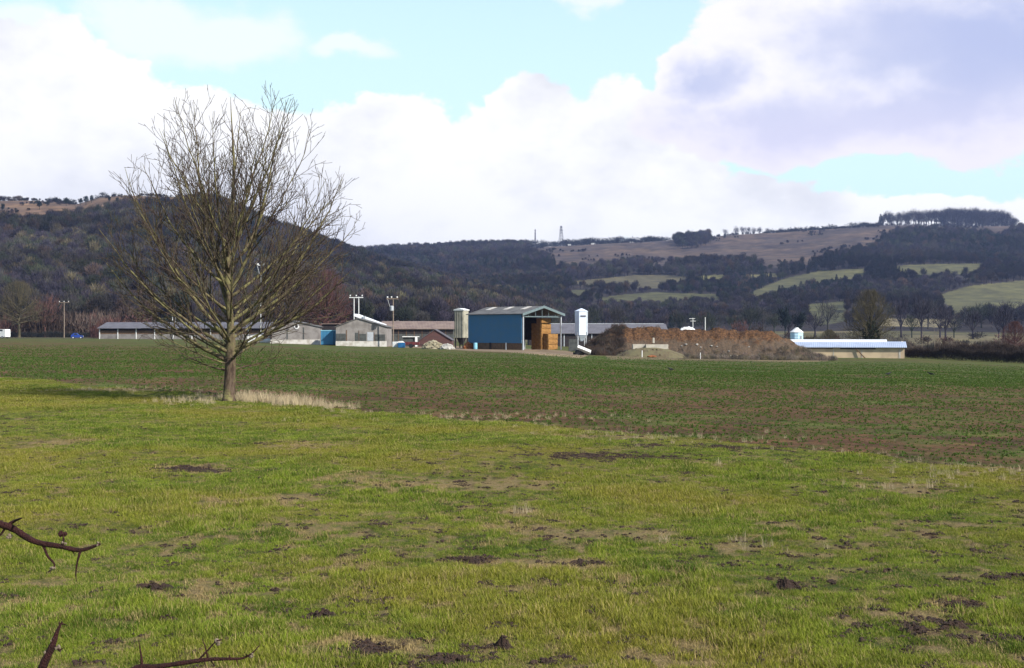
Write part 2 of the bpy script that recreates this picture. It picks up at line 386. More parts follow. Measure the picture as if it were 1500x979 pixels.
# ------------------------------------------------------------------ ground sheet
def build_ground():
    az = np.concatenate([np.arange(-180, -32, 3.), np.arange(-32, -24, .5), np.arange(-24, 24, .08), np.arange(24, 32, .5), np.arange(32, 180, 3.)])
    az = np.radians(az)
    r = [0.6]
    while r[-1] < 5200: r.append(r[-1]*(1.013 if r[-1] < 430 else 1.0062 if r[-1] < 2750 else 1.05))
    r = np.array(r); nr, na = len(r), len(az)
    A, Rr = np.meshgrid(az, r)
    X = np.sin(A)*Rr; Y = np.cos(A)*Rr
    Z = height(X.ravel(), Y.ravel()).reshape(X.shape)
    x, y, z = X.ravel(), Y.ravel(), Z.ravel()
    V = np.stack([x, y, z], 1); c = len(V); V = np.vstack([V, [[0, 0, hz(0.01, .01)]]])
    i = np.arange(nr-1)[:, None]*na; k = np.arange(na)[None, :]; k2 = (k+1) % na
    q = np.stack([i+k, i+na+k, i+na+k2, i+k2], -1).reshape(-1, 4)
    kk = np.arange(na); tri = np.stack([np.full(na, c), kk, (kk+1) % na], 1)
    # land cover
    d = np.hypot(x, y); front = y > 1
    ys = np.where(front, y, 1.); px, py = 750+F*x/ys, HOR-F*(z-EYE)/ys
    nn = fbm(x/60, y/60, 4); n2 = fbm(x/14, y/14, 3)
    col = np.zeros((len(x), 4)); 
    wood = np.array([.028, .024, .024]); col[:, :3] = wood*(0.8+.4*nn[:, None]); 
    far = front & (d > 380)
    valley = far & (d < 760) & (z < 9)
    col[valley, :3] = np.where((nn[valley] > .5)[:, None], [.12, .105, .06], [.085, .08, .042])
    left = far & (y < L1*1.06) & (px < 830)
    hm = (.5+1.1*n2[:, None])*np.where((nn > .52)[:, None], [1.1, 1., .95], [.8, .78, .85])
    m = left & inpoly(px, py, HEATH_L); col[m, :3] = (np.array([.125, .090, .062])*hm)[m]
    for pl, cc in OPEN_L:
        m = left & inpoly(px, py, pl); col[m, :3] = cc
    right = far & ~left
    m = right & inpoly(px, py, HEATH_R); col[m, :3] = (np.array([.074, .060, .050])*hm)[m]
    for pl, cc in FIELDS:
        m = right & (y > 520) & inpoly(px, py, pl); col[m, :3] = (np.array(cc)*(.85+.3*n2[:, None]))[m]
    blend = sstep(330, 400, d)
    yard = front & (y > 110) & (y < 330) & (inpoly(px, py, YARD))
    col[yard, :3] = (np.array([.27, .20, .145])*(.6+.7*n2[:, None]))[yard]; blend = np.where(yard, .8, blend)
    he = front & (y > 110) & (y < 260) & inpoly(px, py, HEAPEDGE)
    col[he, :3] = (np.array([.17, .135, .08])*(.6+.7*n2[:, None]))[he]; blend = np.where(he, .9, blend)
    col[:, 3] = blend
    near = d < 90
    dry = np.zeros(len(x)); mud = np.zeros(len(x))
    dry[near] = dryness(x[near], y[near]); mud[near] = muddiness(x[near], y[near])
    me = np_mesh('ground', V, [q, tri], None, True)
    ca = me.color_attributes.new('cover', 'FLOAT_COLOR', 'POINT')
    ca.data.foreach_set('color', np.vstack([col, [[.1, .1, .05, 0]]]).astype(np.float32).ravel())
    for nm, a in (('dry', dry), ('mud', mud)):
        at = me.attributes.new(nm, 'FLOAT', 'POINT'); at.data.foreach_set('value', np.append(a, 0).astype(np.float32))
    m, nt, b = mat_base('ground_cover')
    P = nt.new('ShaderNodeNewGeometry').outputs['Position']
    sp = nt.new('ShaderNodeSeparateXYZ'); nt.put(sp.inputs[0], P)
    s = nt.math('ADD', nt.math('MULTIPLY', nt.math('SUBTRACT', sp.outputs[0], bA.x), bn.x), nt.math('MULTIPLY', nt.math('SUBTRACT', sp.outputs[1], bA.y), bn.y))
    tl = nt.math('ADD', nt.math('MULTIPLY', sp.outputs[0], bt.x), nt.math('MULTIPLY', sp.outputs[1], bt.y))
    wob = nt.noise(P, .8, 4, .6)
    side = nt.ramp(nt.math('ADD', s, nt.math('MULTIPLY', nt.math('SUBTRACT', wob, .5), 1.6)), -.35, .35)
    # meadow floor
    a1 = nt.noise(P, .16, 5, .6); a2 = nt.noise(P, 1.6, 6, .65); a3 = nt.noise(P, 14, 5, .7); a4 = nt.noise(P, 60, 3, .7)
    g = nt.mix(nt.ramp(a2, .36, .64), (.075, .105, .008), (.030, .052, .005))
    g = nt.mix(nt.ramp(a1, .42, .62), g, (.11, .095, .018))
    g = nt.mix(nt.ramp(a3, .42, .66), g, (.025, .034, .008))
    g = nt.mix(nt.math('MULTIPLY', nt.ramp(a4, .5, .75), .6), g, (.20, .18, .06))
    g = nt.mix(nt.math('MULTIPLY', nt.attr('dry').outputs['Fac'], nt.ramp(a3, .3, .6, .4, 1.)), g, nt.mix(nt.ramp(a4, .35, .65), (.25, .18, .085), (.13, .09, .045)))
    g = nt.mix(nt.math('MULTIPLY', nt.attr('mud').outputs['Fac'], nt.ramp(a3, .25, .5, .5, 1.)), g, nt.mix(nt.ramp(a4, .35, .65), (.080, .042, .026), (.030, .017, .012)))
    # arable: sown rows run along the boundary
    rowv = nt.new('ShaderNodeCombineXYZ'); nt.put(rowv.inputs[0], nt.math('MULTIPLY', tl, .045)); nt.put(rowv.inputs[1], nt.math('MULTIPLY', s, .42))
    band = nt.noise(rowv.outputs[0], 1.0, 5, .6, .4)
    c1 = nt.noise(P, 5, 5, .75); c2 = nt.noise(P, .9, 4, .65)
    dist = nt.math('MULTIPLY', s, -1.)
    cover = nt.math('ADD', nt.math('ADD', nt.math('MULTIPLY', band, .95), nt.math('MULTIPLY', c1, .42)), nt.math('MULTIPLY', c2, .25))
    cover = nt.math('ADD', cover, nt.ramp(dist, 6., 80., -.26, .24, False))
    far_m = nt.noise(rowv.outputs[0], 4.5, 7, .75, .3)
    cover = nt.math('ADD', cover, nt.math('MULTIPLY', nt.math('SUBTRACT', far_m, .5), .75))
    soil = nt.mix(nt.ramp(c1, .35, .65), (.125, .066, .036), (.060, .031, .019))
    crop = nt.mix(nt.ramp(c2, .35, .65), (.040, .068, .016), (.066, .086, .020))
    ar = nt.mix(nt.ramp(cover, .70, .96), soil, crop)
    ar = nt.mix(nt.math('MULTIPLY', nt.ramp(nt.noise(P, 22, 2, .7), .62, .72), nt.ramp(dist, 0., 70., .7, .15)), ar, (.24, .19, .12))
    rut = nt.ramp(nt.math('ABSOLUTE', nt.math('SUBTRACT', nt.math('MODULO', nt.math('ADD', dist, nt.math('MULTIPLY', wob, 1.2)), 12.), 6.)), .25, .6, .6, 0)
    ar = nt.mix(rut, ar, (.060, .038, .026))
    streak = nt.new('ShaderNodeCombineXYZ'); nt.put(streak.inputs[0], nt.math('MULTIPLY', tl, .12)); nt.put(streak.inputs[1], nt.math('MULTIPLY', s, .11))
    stn = nt.noise(streak.outputs[0], 1.6, 8, .78, .2)
    ar = nt.mix(nt.ramp(stn, .44, .62), ar, nt.mix(c1, (.060, .085, .018), (.085, .092, .028)))
    ar = nt.mix(1., ar, nt.mix(nt.ramp(nt.noise(streak.outputs[0], 3.3, 7, .8), .36, .64), (.62, .66, .62), (1.35, 1.3, 1.2)), 'MULTIPLY')
    bands = nt.noise(rowv.outputs[0], .9, 3, .5)
    ar = nt.mix(nt.math('MULTIPLY', nt.ramp(nt.math('ADD', bands, nt.math('MULTIPLY', far_m, .5)), .72, .86), .75), ar, nt.mix(c1, (.120, .062, .034), (.065, .034, .020)))
    ar = nt.mix(1., ar, nt.mix(nt.ramp(far_m, .3, .7), (.72, .74, .7), (1.3, 1.3, 1.2)), 'MULTIPLY')
    nearc = nt.mix(side, ar, g)
    cov = nt.attr('cover')
    f1 = nt.noise(P, .06, 6, .7); f2 = nt.noise(P, .012, 5, .6)
    fc = nt.mix(1., cov.outputs['Color'], nt.mix(nt.ramp(f1, .3, .7), (.62, .60, .66), (1.35, 1.3, 1.15)), 'MULTIPLY')
    fc = nt.mix(1., fc, nt.mix(nt.ramp(f2, .35, .65), (.85, .85, .9), (1.15, 1.12, 1.05)), 'MULTIPLY')
    nt.put(b.inputs['Base Color'], nt.mix(cov.outputs['Alpha'], nearc, fc))
    b.inputs['Roughness'].default_value = .97; b.inputs['Specular IOR Level'].default_value = .1
    bp = nt.new('ShaderNodeBump'); bp.inputs['Strength'].default_value = .9; bp.inputs['Distance'].default_value = .06
    nt.put(bp.inputs['Height'], nt.math('ADD', a3, nt.math('ADD', nt.math('MULTIPLY', c1, .8), nt.math('MULTIPLY', a2, 1.5)))); nt.put(b.inputs['Normal'], bp.outputs[0])
    me.materials.append(m)
    o = link('ground', me); tag(o, 'short meadow, sown field and hillsides up to the ridge', 'ground', kind='structure')
build_ground()

# ------------------------------------------------------------------ scatter through geometry nodes (stuff only)
def scatter(name, protos, P, rot, scl, idx, attrs, **kw):
    col = bpy.data.collections.new(name+'_kinds')
    for p in protos: col.objects.link(p)
    me = bpy.data.meshes.new(name); me.vertices.add(len(P)); me.vertices.foreach_set('co', np.asarray(P, np.float32).ravel())
    def put(n, t, key, v):
        a = me.attributes.new(n, t, 'POINT'); a.data.foreach_set(key, np.ascontiguousarray(v).ravel())
    put('rot', 'FLOAT_VECTOR', 'vector', np.asarray(rot, np.float32)); put('scl', 'FLOAT_VECTOR', 'vector', np.asarray(scl, np.float32)); put('pick', 'INT', 'value', np.asarray(idx, np.int32))
    for k, v in attrs.items():
        v = np.asarray(v, np.float32)
        if v.ndim == 1: put(k, 'FLOAT', 'value', v)
        else: put(k, 'FLOAT_COLOR', 'color', np.concatenate([v, np.ones((len(v), 1), np.float32)], 1).astype(np.float32))
    o = link(name, me)
    g = bpy.data.node_groups.new(name, 'GeometryNodeTree')
    g.interface.new_socket('Geometry', in_out='INPUT', socket_type='NodeSocketGeometry'); g.interface.new_socket('Geometry', in_out='OUTPUT', socket_type='NodeSocketGeometry')
    n = g.nodes; gi = n.new('NodeGroupInput'); go = n.new('NodeGroupOutput'); ip = n.new('GeometryNodeInstanceOnPoints'); ci = n.new('GeometryNodeCollectionInfo')
    ci.inputs['Collection'].default_value = col; ci.inputs['Separate Children'].default_value = True; ci.inputs['Reset Children'].default_value = True
    def at(nm, ty):
        a = n.new('GeometryNodeInputNamedAttribute'); a.data_type = ty; a.inputs['Name'].default_value = nm; return a.outputs['Attribute']
    L = g.links
    L.new(gi.outputs[0], ip.inputs['Points']); L.new(ci.outputs[0], ip.inputs['Instance']); ip.inputs['Pick Instance'].default_value = True
    L.new(at('pick', 'INT'), ip.inputs['Instance Index']); L.new(at('rot', 'FLOAT_VECTOR'), ip.inputs['Rotation']); L.new(at('scl', 'FLOAT_VECTOR'), ip.inputs['Scale'])
    L.new(ip.outputs[0], go.inputs[0])
    md = o.modifiers.new('scatter', 'NODES'); md.node_group = g
    tag(o, kind='stuff', **kw); return o
def proto(name, me):
    return bpy.data.objects.new(name, me)       # never linked to the scene: only scattered

# ---- grass tufts
def blades_mesh(name, n, rad, hmin, hmax, wid, lean, mat, seed, segs=3):
    g = np.random.default_rng(seed)
    V = []; Fq = []; 
    for i in range(n):
        a = g.uniform(0, 2*np.pi); rr = rad*np.sqrt(g.random()); bx, by = rr*np.cos(a), rr*np.sin(a)
        h = g.uniform(hmin, hmax); la = g.uniform(0, 2*np.pi); ln = lean*g.uniform(.2, 1.)*h
        wa = la+np.pi/2+g.uniform(-.6, .6); w = wid*g.uniform(.7, 1.2)
        b = len(V)
        for s in range(segs+1):
            t = s/segs; cx = bx+np.cos(la)*ln*t*t; cy = by+np.sin(la)*ln*t*t; cz = h*t*(1-.25*lean*t)
            ww = w*(1-t)**.7
            if s < segs: V += [(cx-np.cos(wa)*ww, cy-np.sin(wa)*ww, cz-.004), (cx+np.cos(wa)*ww, cy+np.sin(wa)*ww, cz-.004)]
            else: V.append((cx, cy, cz))
        for s in range(segs-1): Fq.append((b+2*s, b+2*s+1, b+2*s+3, b+2*s+2))
        Fq.append((b+2*segs-2, b+2*segs-1, b+2*segs, b+2*segs))
    quads = np.array([f for f in Fq if f[2] != f[3]]); tris = np.array([f[:3] for f in Fq if f[2] == f[3]])
    return np_mesh(name, np.array(V), [quads, tris], [mat])
def mk_grass_mat(name, dryonly=False, crop=False):
    m, nt, b = mat_base(name)
    geo = nt.new('ShaderNodeNewGeometry'); P = geo.outputs['Position']
    rnd = geo.outputs['Random Per Island']
    if crop:
        c = nt.mix(rnd, (.035, .075, .012), (.085, .13, .025))
    else:
        a1 = nt.noise(P, .16, 5, .6); a2 = nt.noise(P, 1.6, 5, .65)
        c = nt.mix(nt.ramp(a2, .36, .64), (.195, .255, .024), (.052, .102, .010))
        c = nt.mix(nt.ramp(a1, .42, .62), c, (.235, .215, .030))
        c = nt.mix(nt.ramp(rnd, .0, .5, .5, 0), c, (.26, .25, .045))
        c = nt.mix(nt.ramp(rnd, .5, .8, 0, .5), c, (.04, .085, .006))
        c = nt.mix(nt.ramp(rnd, .90, .93), c, (.34, .26, .11))
        dr = nt.attr('dryness', 'INSTANCER').outputs['Fac']
        c = nt.mix(nt.ramp(nt.math('SUBTRACT', dr, rnd), -.15, .2), c, nt.mix(rnd, (.38, .28, .13), (.20, .15, .06)))
    if dryonly: c = nt.mix(rnd, (.50, .41, .26), (.34, .26, .16))
    nt.put(b.inputs['Base Color'], c); b.inputs['Roughness'].default_value = .8; b.inputs['Specular IOR Level'].default_value = .08
    tr = nt.new('ShaderNodeBsdfTranslucent'); nt.put(tr.inputs['Color'], c)
    mx = nt.new('ShaderNodeMixShader'); mx.inputs[0].default_value = .25
    out = [x for x in nt.n if x.type == 'OUTPUT_MATERIAL'][0]
    nt.l.new(b.outputs[0], mx.inputs[1]); nt.l.new(tr.outputs[0], mx.inputs[2]); nt.l.new(mx.outputs[0], out.inputs[0])
    return m
def sample_view(n, d0, d1, power=1., margin=60):
    """random ground points inside (a little more than) the view wedge; density ~ d^-power per area"""
    u = rng.random(n)
    e = 2-power
    d = (d0**e+u*(d1**e-d0**e))**(1/e) if abs(e) > 1e-3 else d0*(d1/d0)**u
    px = rng.uniform(-margin-60, 1500+margin+60, n)
    return (px-750)/F*d, d
def build_grass():
    gm = mk_grass_mat('meadow_grass')
    protos = [proto('tuft%d' % k, blades_mesh('tuft%d' % k, n, r, h0, h1, .0028, ln, gm, k)) for k, (n, r, h0, h1, ln) in enumerate(
        [(34, .10, .02, .050, 1.2), (34, .10, .025, .06, 1.0), (38, .09, .03, .075, 1.0), (30, .12, .018, .045, 1.4), (40, .07, .04, .10, .8), (36, .11, .025, .06, 1.3)])]
    protos.append(proto('tuft6', blades_mesh('tuft6', 30, .13, .012, .028, .0026, 3.2, gm, 16)))
    protos.append(proto('tuft7', blades_mesh('tuft7', 13, .03, .035, .06, .011, 1.5, gm, 17)))
    n = 330000
    x, y = sample_view(n, 7.6, 62, 1.05)
    s = meadow_side(x, y)+(fbm(x*.8, y*.8, 3)-.5)*1.2
    dr = dryness(x, y); md = muddiness(x, y)
    lush = fbm(x*.8+90, y*.6+5, 4); cl = fbm(x*5, y*5, 2)
    keep = (s > 0) & (rng.random(n) > md*.93) & (rng.random(n) > dr*.45) & (rng.random(n) < .5+1.3*cl)
    x, y, dr, lush, cl = x[keep], y[keep], dr[keep], lush[keep], cl[keep]
    sc = (.46+.62*sstep(.2, .85, lush))*(1-.35*dr)*(.5+.85*cl)*rng.uniform(.7, 1.3, len(x))
    d = y; wide = 1+np.clip((d-14)/22, 0, 1.6)       # far clumps are broader so that the sward stays closed
    z = height(x, y)
    idx = rng.choice([0, 1, 2, 3, 4, 5], len(x), p=[.24, .22, .16, .18, .06, .14])
    idx = np.where((lush > .60) & (rng.random(len(x)) < .15), 4, idx)
    idx = np.where((dr > .35) & (rng.random(len(x)) < .65), 6, idx); idx = np.where(rng.random(len(x)) < .006, 7, idx)
    rot = np.stack([rng.uniform(-.12, .12, len(x)), rng.uniform(-.12, .12, len(x)), rng.uniform(0, 6.28, len(x))], 1)
    scatter('grass', protos, np.stack([x, y, z], 1), rot, np.stack([sc*wide, sc*wide, sc], 1), idx, {'dryness': dr+.12*(lush < .4)},
            label='short yellow green grass with straw coloured patches in the foreground meadow', cat='grass')
    # crumbs of dug soil on the bare patches
    cr = []
    for q in range(4):
        mb = MB(); g = random.Random(q)
        for _ in range(7): mb.rock((g.uniform(-.06, .06), g.uniform(-.06, .06), .004), g.uniform(.007, .02), q*50+_)
        me = bpy.data.meshes.new('crumbs%d' % q); me.from_pydata(mb.v, [], mb.f); me.materials.append(M['soil']); cr.append(proto('crumbs%d' % q, me))
    x, y = sample_view(90000, 7.8, 34, 1.); md = muddiness(x, y); k = (meadow_side(x, y) > 0) & (rng.random(len(x)) < md*.55)
    x, y = x[k], y[k]; sc = rng.uniform(.6, 1.5, len(x))
    scatter('soil_crumbs', cr, np.stack([x, y, height(x, y)], 1), np.stack([0*x, 0*x, rng.uniform(0, 6.28, len(x))], 1), np.stack([sc]*3, 1), rng.integers(0, 4, len(x)), {'dryness': 0*x},
            label='dark soil crumbs on the bare trodden patches of the meadow', cat='soil')
    # sown crop seedlings beyond the boundary
    cm = mk_grass_mat('crop_leaves', crop=True)
    cp = [proto('seedling%d' % k, blades_mesh('seedling%d' % k, 7, .03, .03, .07, .010, 1.3, cm, 50+k, 2)) for k in range(3)]
    n = 190000; x, y = sample_view(n, 18, 175, 1.15)
    s = meadow_side(x, y)
    rows = np.abs(((-s/.36) % 1)-.5)*2
    k = (s < -.15) & (rng.random(n) < (.1+1.5*fbm(x*.22, y*.45, 3))*np.clip((178-y)/90, 0, 1)) & ((rows > .45) | (y > 60)) & (y < 172)
    x, y = x[k], y[k]; sc = rng.uniform(.6, 1.25, len(x))*(1+np.clip((y-25)/90, 0, .7))
    scatter('crop_seedlings', cp, np.stack([x, y, height(x, y)], 1), np.stack([0*x, 0*x, rng.uniform(0, 6.28, len(x))], 1), np.stack([sc]*3, 1), rng.integers(0, 3, len(x)), {'dryness': 0*x},
            label='small green seedlings in brown soil of the sown field', cat='crop')
    # dry stalks along the boundary, thick by the tree
    dm = mk_grass_mat('dead_stalks', dryonly=True)
    dp = [proto('stalks%d' % k, blades_mesh('stalks%d' % k, 26, .12, .10, .42, .0045, .45, dm, 70+k, 3)) for k in range(3)]
    pts = []
    tb = hit(335, 588)
    def along(px0, px1, n, spread, s0, s1):
        for _ in range(n):
            px = rng.uniform(px0, px1); f = (px-40)/1440
            q = hit(px, 553.5+px*.0905 if px > 320 else 588+rng.normal(0, 2.)); pts.append((q.x+rng.normal(0, .2), q.y+rng.normal(0, spread), rng.uniform(s0, s1)))
    along(235, 515, 190, .8, .2, .75); along(345, 470, 210, .5, .35, 1.25); along(275, 330, 50, .5, .3, .9); along(515, 900, 60, .8, .15, .4); along(900, 1500, 60, .6, .15, .4)
    for (px, py, nn, sx) in ((160, 572, 110, 1.8), (1325, 716, 18, .6), (1410, 690, 50, 1.2), (765, 752, 7, .12), (1085, 800, 9, .4), (730, 612, 80, 2.2), (930, 640, 60, 2)):
        q = hit(px, py)
        for _ in range(nn): pts.append((q.x+rng.normal(0, sx), q.y+rng.normal(0, sx*.5), rng.uniform(.15, .5)))
    pts = np.array(pts); x, y, sc = pts.T
    scatter('dead_grass_stalks', dp, np.stack([x, y, height(x, y)-.01], 1), np.stack([0*x, 0*x, rng.uniform(0, 6.28, len(x))], 1), np.stack([sc*1.1, sc*1.1, sc], 1), rng.integers(0, 3, len(x)), {'dryness': 0*x},
            label='pale dead grass stalks standing along the field edge by the tree', cat='dead grass')
    tag(bpy.data.objects['grass'])
build_grass()

# ------------------------------------------------------------------ trees
def tubes(paths, sides=5):
    V = []; Q = []; base = 0
    for pts, rad in paths:
        pts = np.asarray(pts, float); n = len(pts); rad = np.asarray(rad, float)
        t = np.gradient(pts, axis=0); t /= np.linalg.norm(t, axis=1)[:, None]+1e-9
        ref = np.array([1., 0, 0]) if abs(t[0, 0]) < .8 else np.array([0, 1., 0])
        u = ref-t*(t @ ref)[:, None]; u /= np.linalg.norm(u, axis=1)[:, None]+1e-9; w = np.cross(t, u)
        a = np.arange(sides)*2*np.pi/sides
        ring = pts[:, None, :]+rad[:, None, None]*(u[:, None, :]*np.cos(a)[None, :, None]+w[:, None, :]*np.sin(a)[None, :, None])
        V.append(ring.reshape(-1, 3))
        i = np.arange(n-1)[:, None]*sides; k = np.arange(sides)[None, :]
        Q.append((base+np.stack([i+k, i+(k+1) % sides, i+sides+(k+1) % sides, i+sides+k], -1)).reshape(-1, 4)); base += n*sides
    return np.vstack(V), np.vstack(Q)
def unit(v): return v/(np.linalg.norm(v)+1e-9)
def grow(g, p, d, length, r0, r1, step, up, wob, inside=None):
    n = max(3, int(length/step)+1); pts = [p.copy()]; d = unit(d)
    for i in range(n):
        d = unit(d+np.array([0, 0, up])*step+g.normal(0, wob, 3)*math.sqrt(step))
        p = p+d*length/n
        if inside is not None and not inside(p): 
            if len(pts) >= 3: break
        pts.append(p.copy())
    t = np.linspace(0, 1, len(pts))
    return np.array(pts), r0+(r1-r0)*t**.8
def make_big_tree(g, env, H, r_trunk, primaries, rmin, dens=(.30, .22, .16), leader_top=.97, first=.1, lopx=0., lens=1., levels=4, fork=2.2):
    """ascending bare crown; env(z) -> crown radius"""
    def inside(p): return p[2] < H*1.02 and math.hypot(p[0]-lopx*max(0, p[2])/H, p[1]) < env(p[2])*(1+.16*math.sin(p[0]*5.1+p[2]*3.3)*math.sin(p[1]*4.3+p[2]*2.1))
    trunk = []; lim = []; tw = []
    n = 26; pts = []; p = np.zeros(3); 
    for i in range(n+1):
        z = H*leader_top*i/n
        pts.append([lopx*z/H*.5+.07*math.sin(z*1.1)*min(1, z/3), .06*math.sin(z*.8+1), z])
    pts = np.array(pts); t = np.linspace(0, 1, n+1)
    rad = np.where(t*H*leader_top < fork, r_trunk*(1-.12*t*H/fork), r_trunk*.62*np.clip(1-(t*H*leader_top-fork)/(H*leader_top-fork), 0, 1)**.9+rmin)
    rad = np.maximum(rad, rmin)
    pts = np.vstack([[[0, 0, -.12]], [[0, 0, .0]], [[0, 0, .14]], pts[1:]]); rad = np.concatenate([[r_trunk*1.45, r_trunk*1.35, r_trunk*1.08], rad[1:]])
    trunk.append((pts, rad))
    def at(path, s):
        P, Rr = path; f = s*(len(P)-1); i = min(int(f), len(P)-2); q = f-i
        return P[i]*(1-q)+P[i+1]*q, unit(P[i+1]-P[i]), Rr[i]*(1-q)+Rr[i+1]*q
    prim = []
    for tg in (p for p in primaries if len(p) == 3):
        z0, T, r = tg; s = z0/(H*leader_top); f = s*n+2; i = min(int(f), len(pts)-2); p0 = pts[i]*(1-(f-i))+pts[i+1]*(f-i); T = np.array(T)
        c = p0+(T-p0)*np.array([.58, .58, .34])+g.normal(0, .12, 3); m = max(8, int(np.linalg.norm(T-p0)/.3)); tt = np.linspace(0, 1, m)[:, None]
        q = p0*(1-tt)**2+2*c*tt*(1-tt)+T*tt**2
        wv = np.cumsum(g.normal(0, .028, (m, 3)), 0); q = q+(wv-wv[0])*np.sin(np.pi*np.clip(tt*.5+.02, 0, .5))
        prim.append((q, np.maximum(rmin, r*(1-tt[:, 0])**.9+rmin)))
    primaries = [p for p in primaries if len(p) == 5]
    for k, (zf, ang, az, L, r) in enumerate(primaries):
        s = zf/(H*leader_top); f = s*n+2
        i = min(int(f), len(pts)-2); q = f-i; p0 = pts[i]*(1-q)+pts[i+1]*q
        d = np.array([math.sin(ang)*math.cos(az), math.sin(ang)*math.sin(az), math.cos(ang)])
        pa = grow(g, p0, d, L, r, rmin*1.1, .28, (.16 if ang > 1.15 else .11)*g.uniform(.5, 1.3), .055, inside)
        prim.append(pa)
    lim = prim
    def kids(path, spacing, amin, amax, lf, lvl, s0=.15):
        out = []; P, Rr = path; L = np.sum(np.linalg.norm(np.diff(P, axis=0), axis=1)); m = int(L*(1-s0)/spacing); az = g.uniform(0, 6.28)
        for j in range(m):
            s = s0+(1-s0)*(j+g.uniform(.2, .8))/max(m, 1)
            if s > .97: continue
            p, d, r = at(path, s); az += 2.4+g.normal(0, .4)
            o = unit(np.cross(d, [math.cos(az), math.sin(az), .3])); ang = g.uniform(amin, amax)
            dd = unit(d*math.cos(ang)+o*math.sin(ang)+np.array([0, 0, .12]))
            ln = L*(1-s*.72)*lf*g.uniform(.55, 1.15)
            ln = max(ln, .25) if lvl < 3 else max(ln, .38)
            out.append(grow(g, p, dd, ln, max(rmin, min(r*.62, r)), rmin, .22, .22, .07, inside))
        return out
    sec = []
    for pa in prim: sec += kids(pa, dens[0], .4, .85, .50*lens, 2, .2)
    sec += kids((pts, rad), dens[0]*2.6, .5, .9, .22*lens, 2, .45)
    ter = []
    for pa in sec: ter += kids(pa, dens[1], .4, .85, .52, 3, .2)
    qua = []
    if levels > 3:
        for pa in ter: qua += kids(pa, dens[2], .35, .8, .55, 4, .25)
    return trunk, lim, sec, ter, qua

def foreground_tree():
    g = np.random.default_rng(21)
    b = hit(335, 589); D = b.y; s = D/F
    H = (589-128)*s
    ez = np.array([0, 1.0, 1.5, 2.0, 3.2, 4.3, 5.5, 6.6, 7.6, 8.6, 9.6, 10.4])*H/10
    er = np.array([0, 1.9, 2.9, 3.5, 4.0, 4.25, 4.35, 4.1, 3.7, 3.0, 2.1, .5])*H/10
    env = lambda z: float(np.interp(z, ez, er))*(1+.0)
    prim = [(.98, 1.42, math.pi*.98, 2.6, .030), (1.02, 1.40, .1, 2.3, .026), (1.55, 1.30, math.pi*.9, 4.0, .036), (1.6, 1.22, -.25, 3.8, .036),
            (1.35, 1.45, 2.2, 2.6, .026), (1.3, 1.4, -1.1, 2.6, .026), (1.2, 1.35, math.pi*1.12, 3.2, .03)]
    az = .35; N = 34
    for k in range(N):
        az += 2.399; f = k/(N-1)
        zt = H*(.30+.68*f**.82)*g.uniform(.95, 1.03); zt = min(zt, H*.985)
        rr = env(zt)*g.uniform(.72, 1.05)
        if f > .8: rr *= g.uniform(.5, 1.1)
        z0 = 1.25+4.0*f**1.1*g.uniform(.8, 1.1)
        prim.append((z0, (rr*math.cos(az)+.2, rr*math.sin(az), zt), .030+.020*g.random()))
    for (z0, T, r) in ((1.25, (-4.0, .3, 4.6), .062), (1.6, (4.2, -.5, 4.4), .062), (1.9, (-3.3, -.8, 7.4), .07), (2.2, (3.5, .6, 7.0), .07), (2.9, (-1.2, .5, 9.5), .06), (3.4, (1.7, -.4, 9.4), .06), (2.3, (4.0, .2, 5.6), .055), (1.7, (-4.1, 0, 5.8), .055)):
        prim.append((z0, T, r))
    tr, lim, sec, ter, qua = make_big_tree(g, env, H, .185, prim, .0058, (.27, .25, .20), fork=1.9, lopx=.25)
    o = empty('bare_tree', b, 0, label='large leafless tree with spreading crown standing alone at the meadow edge', cat='tree')
    V, Q = tubes(tr, 16)
    # slight ribbing of the trunk
    a = np.arctan2(V[:, 1], V[:, 0]); low = np.clip(1.8-V[:, 2], 0, 1); rr = 1+(.05*np.sin(3*a+1)+.035*np.sin(7*a+V[:, 2]*2))*low
    V[:, 0] *= rr; V[:, 1] *= rr
    me = np_mesh('trunk', V, Q, [M['bark']], True); link('trunk', me, o)
    V, Q = tubes(lim, 8); link('limbs', np_mesh('limbs', V, Q, [M['bark']], True), o)
    V, Q = tubes(sec, 5); c = link('crown', np_mesh('crown', V, Q, [M['twig']], True), o)
    V, Q = tubes(ter+qua, 4); link('twigs', np_mesh('twigs', V, Q, [M['twig']], True), c)
foreground_tree()

def round_env(H, W_, low=.18, flat=.5):
    def env(z):
        t = (z/H-low)/(1-low)
        if t < 0: return .25
        return max(.2, W_*math.sin(math.pi*min(1, max(0, .06+.94*t))**.62)**.55)
    return env
def mid_tree_mesh(seed, H=12., Wd=5., dens=(.9, .7), twig=.035, nprim=16, low=.15, levels=3):
    g = np.random.default_rng(seed); env = round_env(H, Wd, low)
    prim = []; az = 0
    for k in range(nprim):
        f = k/(nprim-1); az += 2.399; zt = H*(low+.12+(.84-low)*f**.8); rr = env(zt)*g.uniform(.8, 1.)
        if f > .8: rr *= g.uniform(.3, 1)
        prim.append((H*(low+.05+.38*f), (rr*math.cos(az), rr*math.sin(az), zt), H*.008))
    tr, lim, sec, ter, qua = make_big_tree(g, env, H, H*.026, prim, twig, dens+(dens[1],), fork=H*.28, levels=levels)
    return tr, tubes_join(tr+lim, 5), tubes_join(sec+ter+qua, 3)
def tubes_join(p, s): return tubes(p, s)

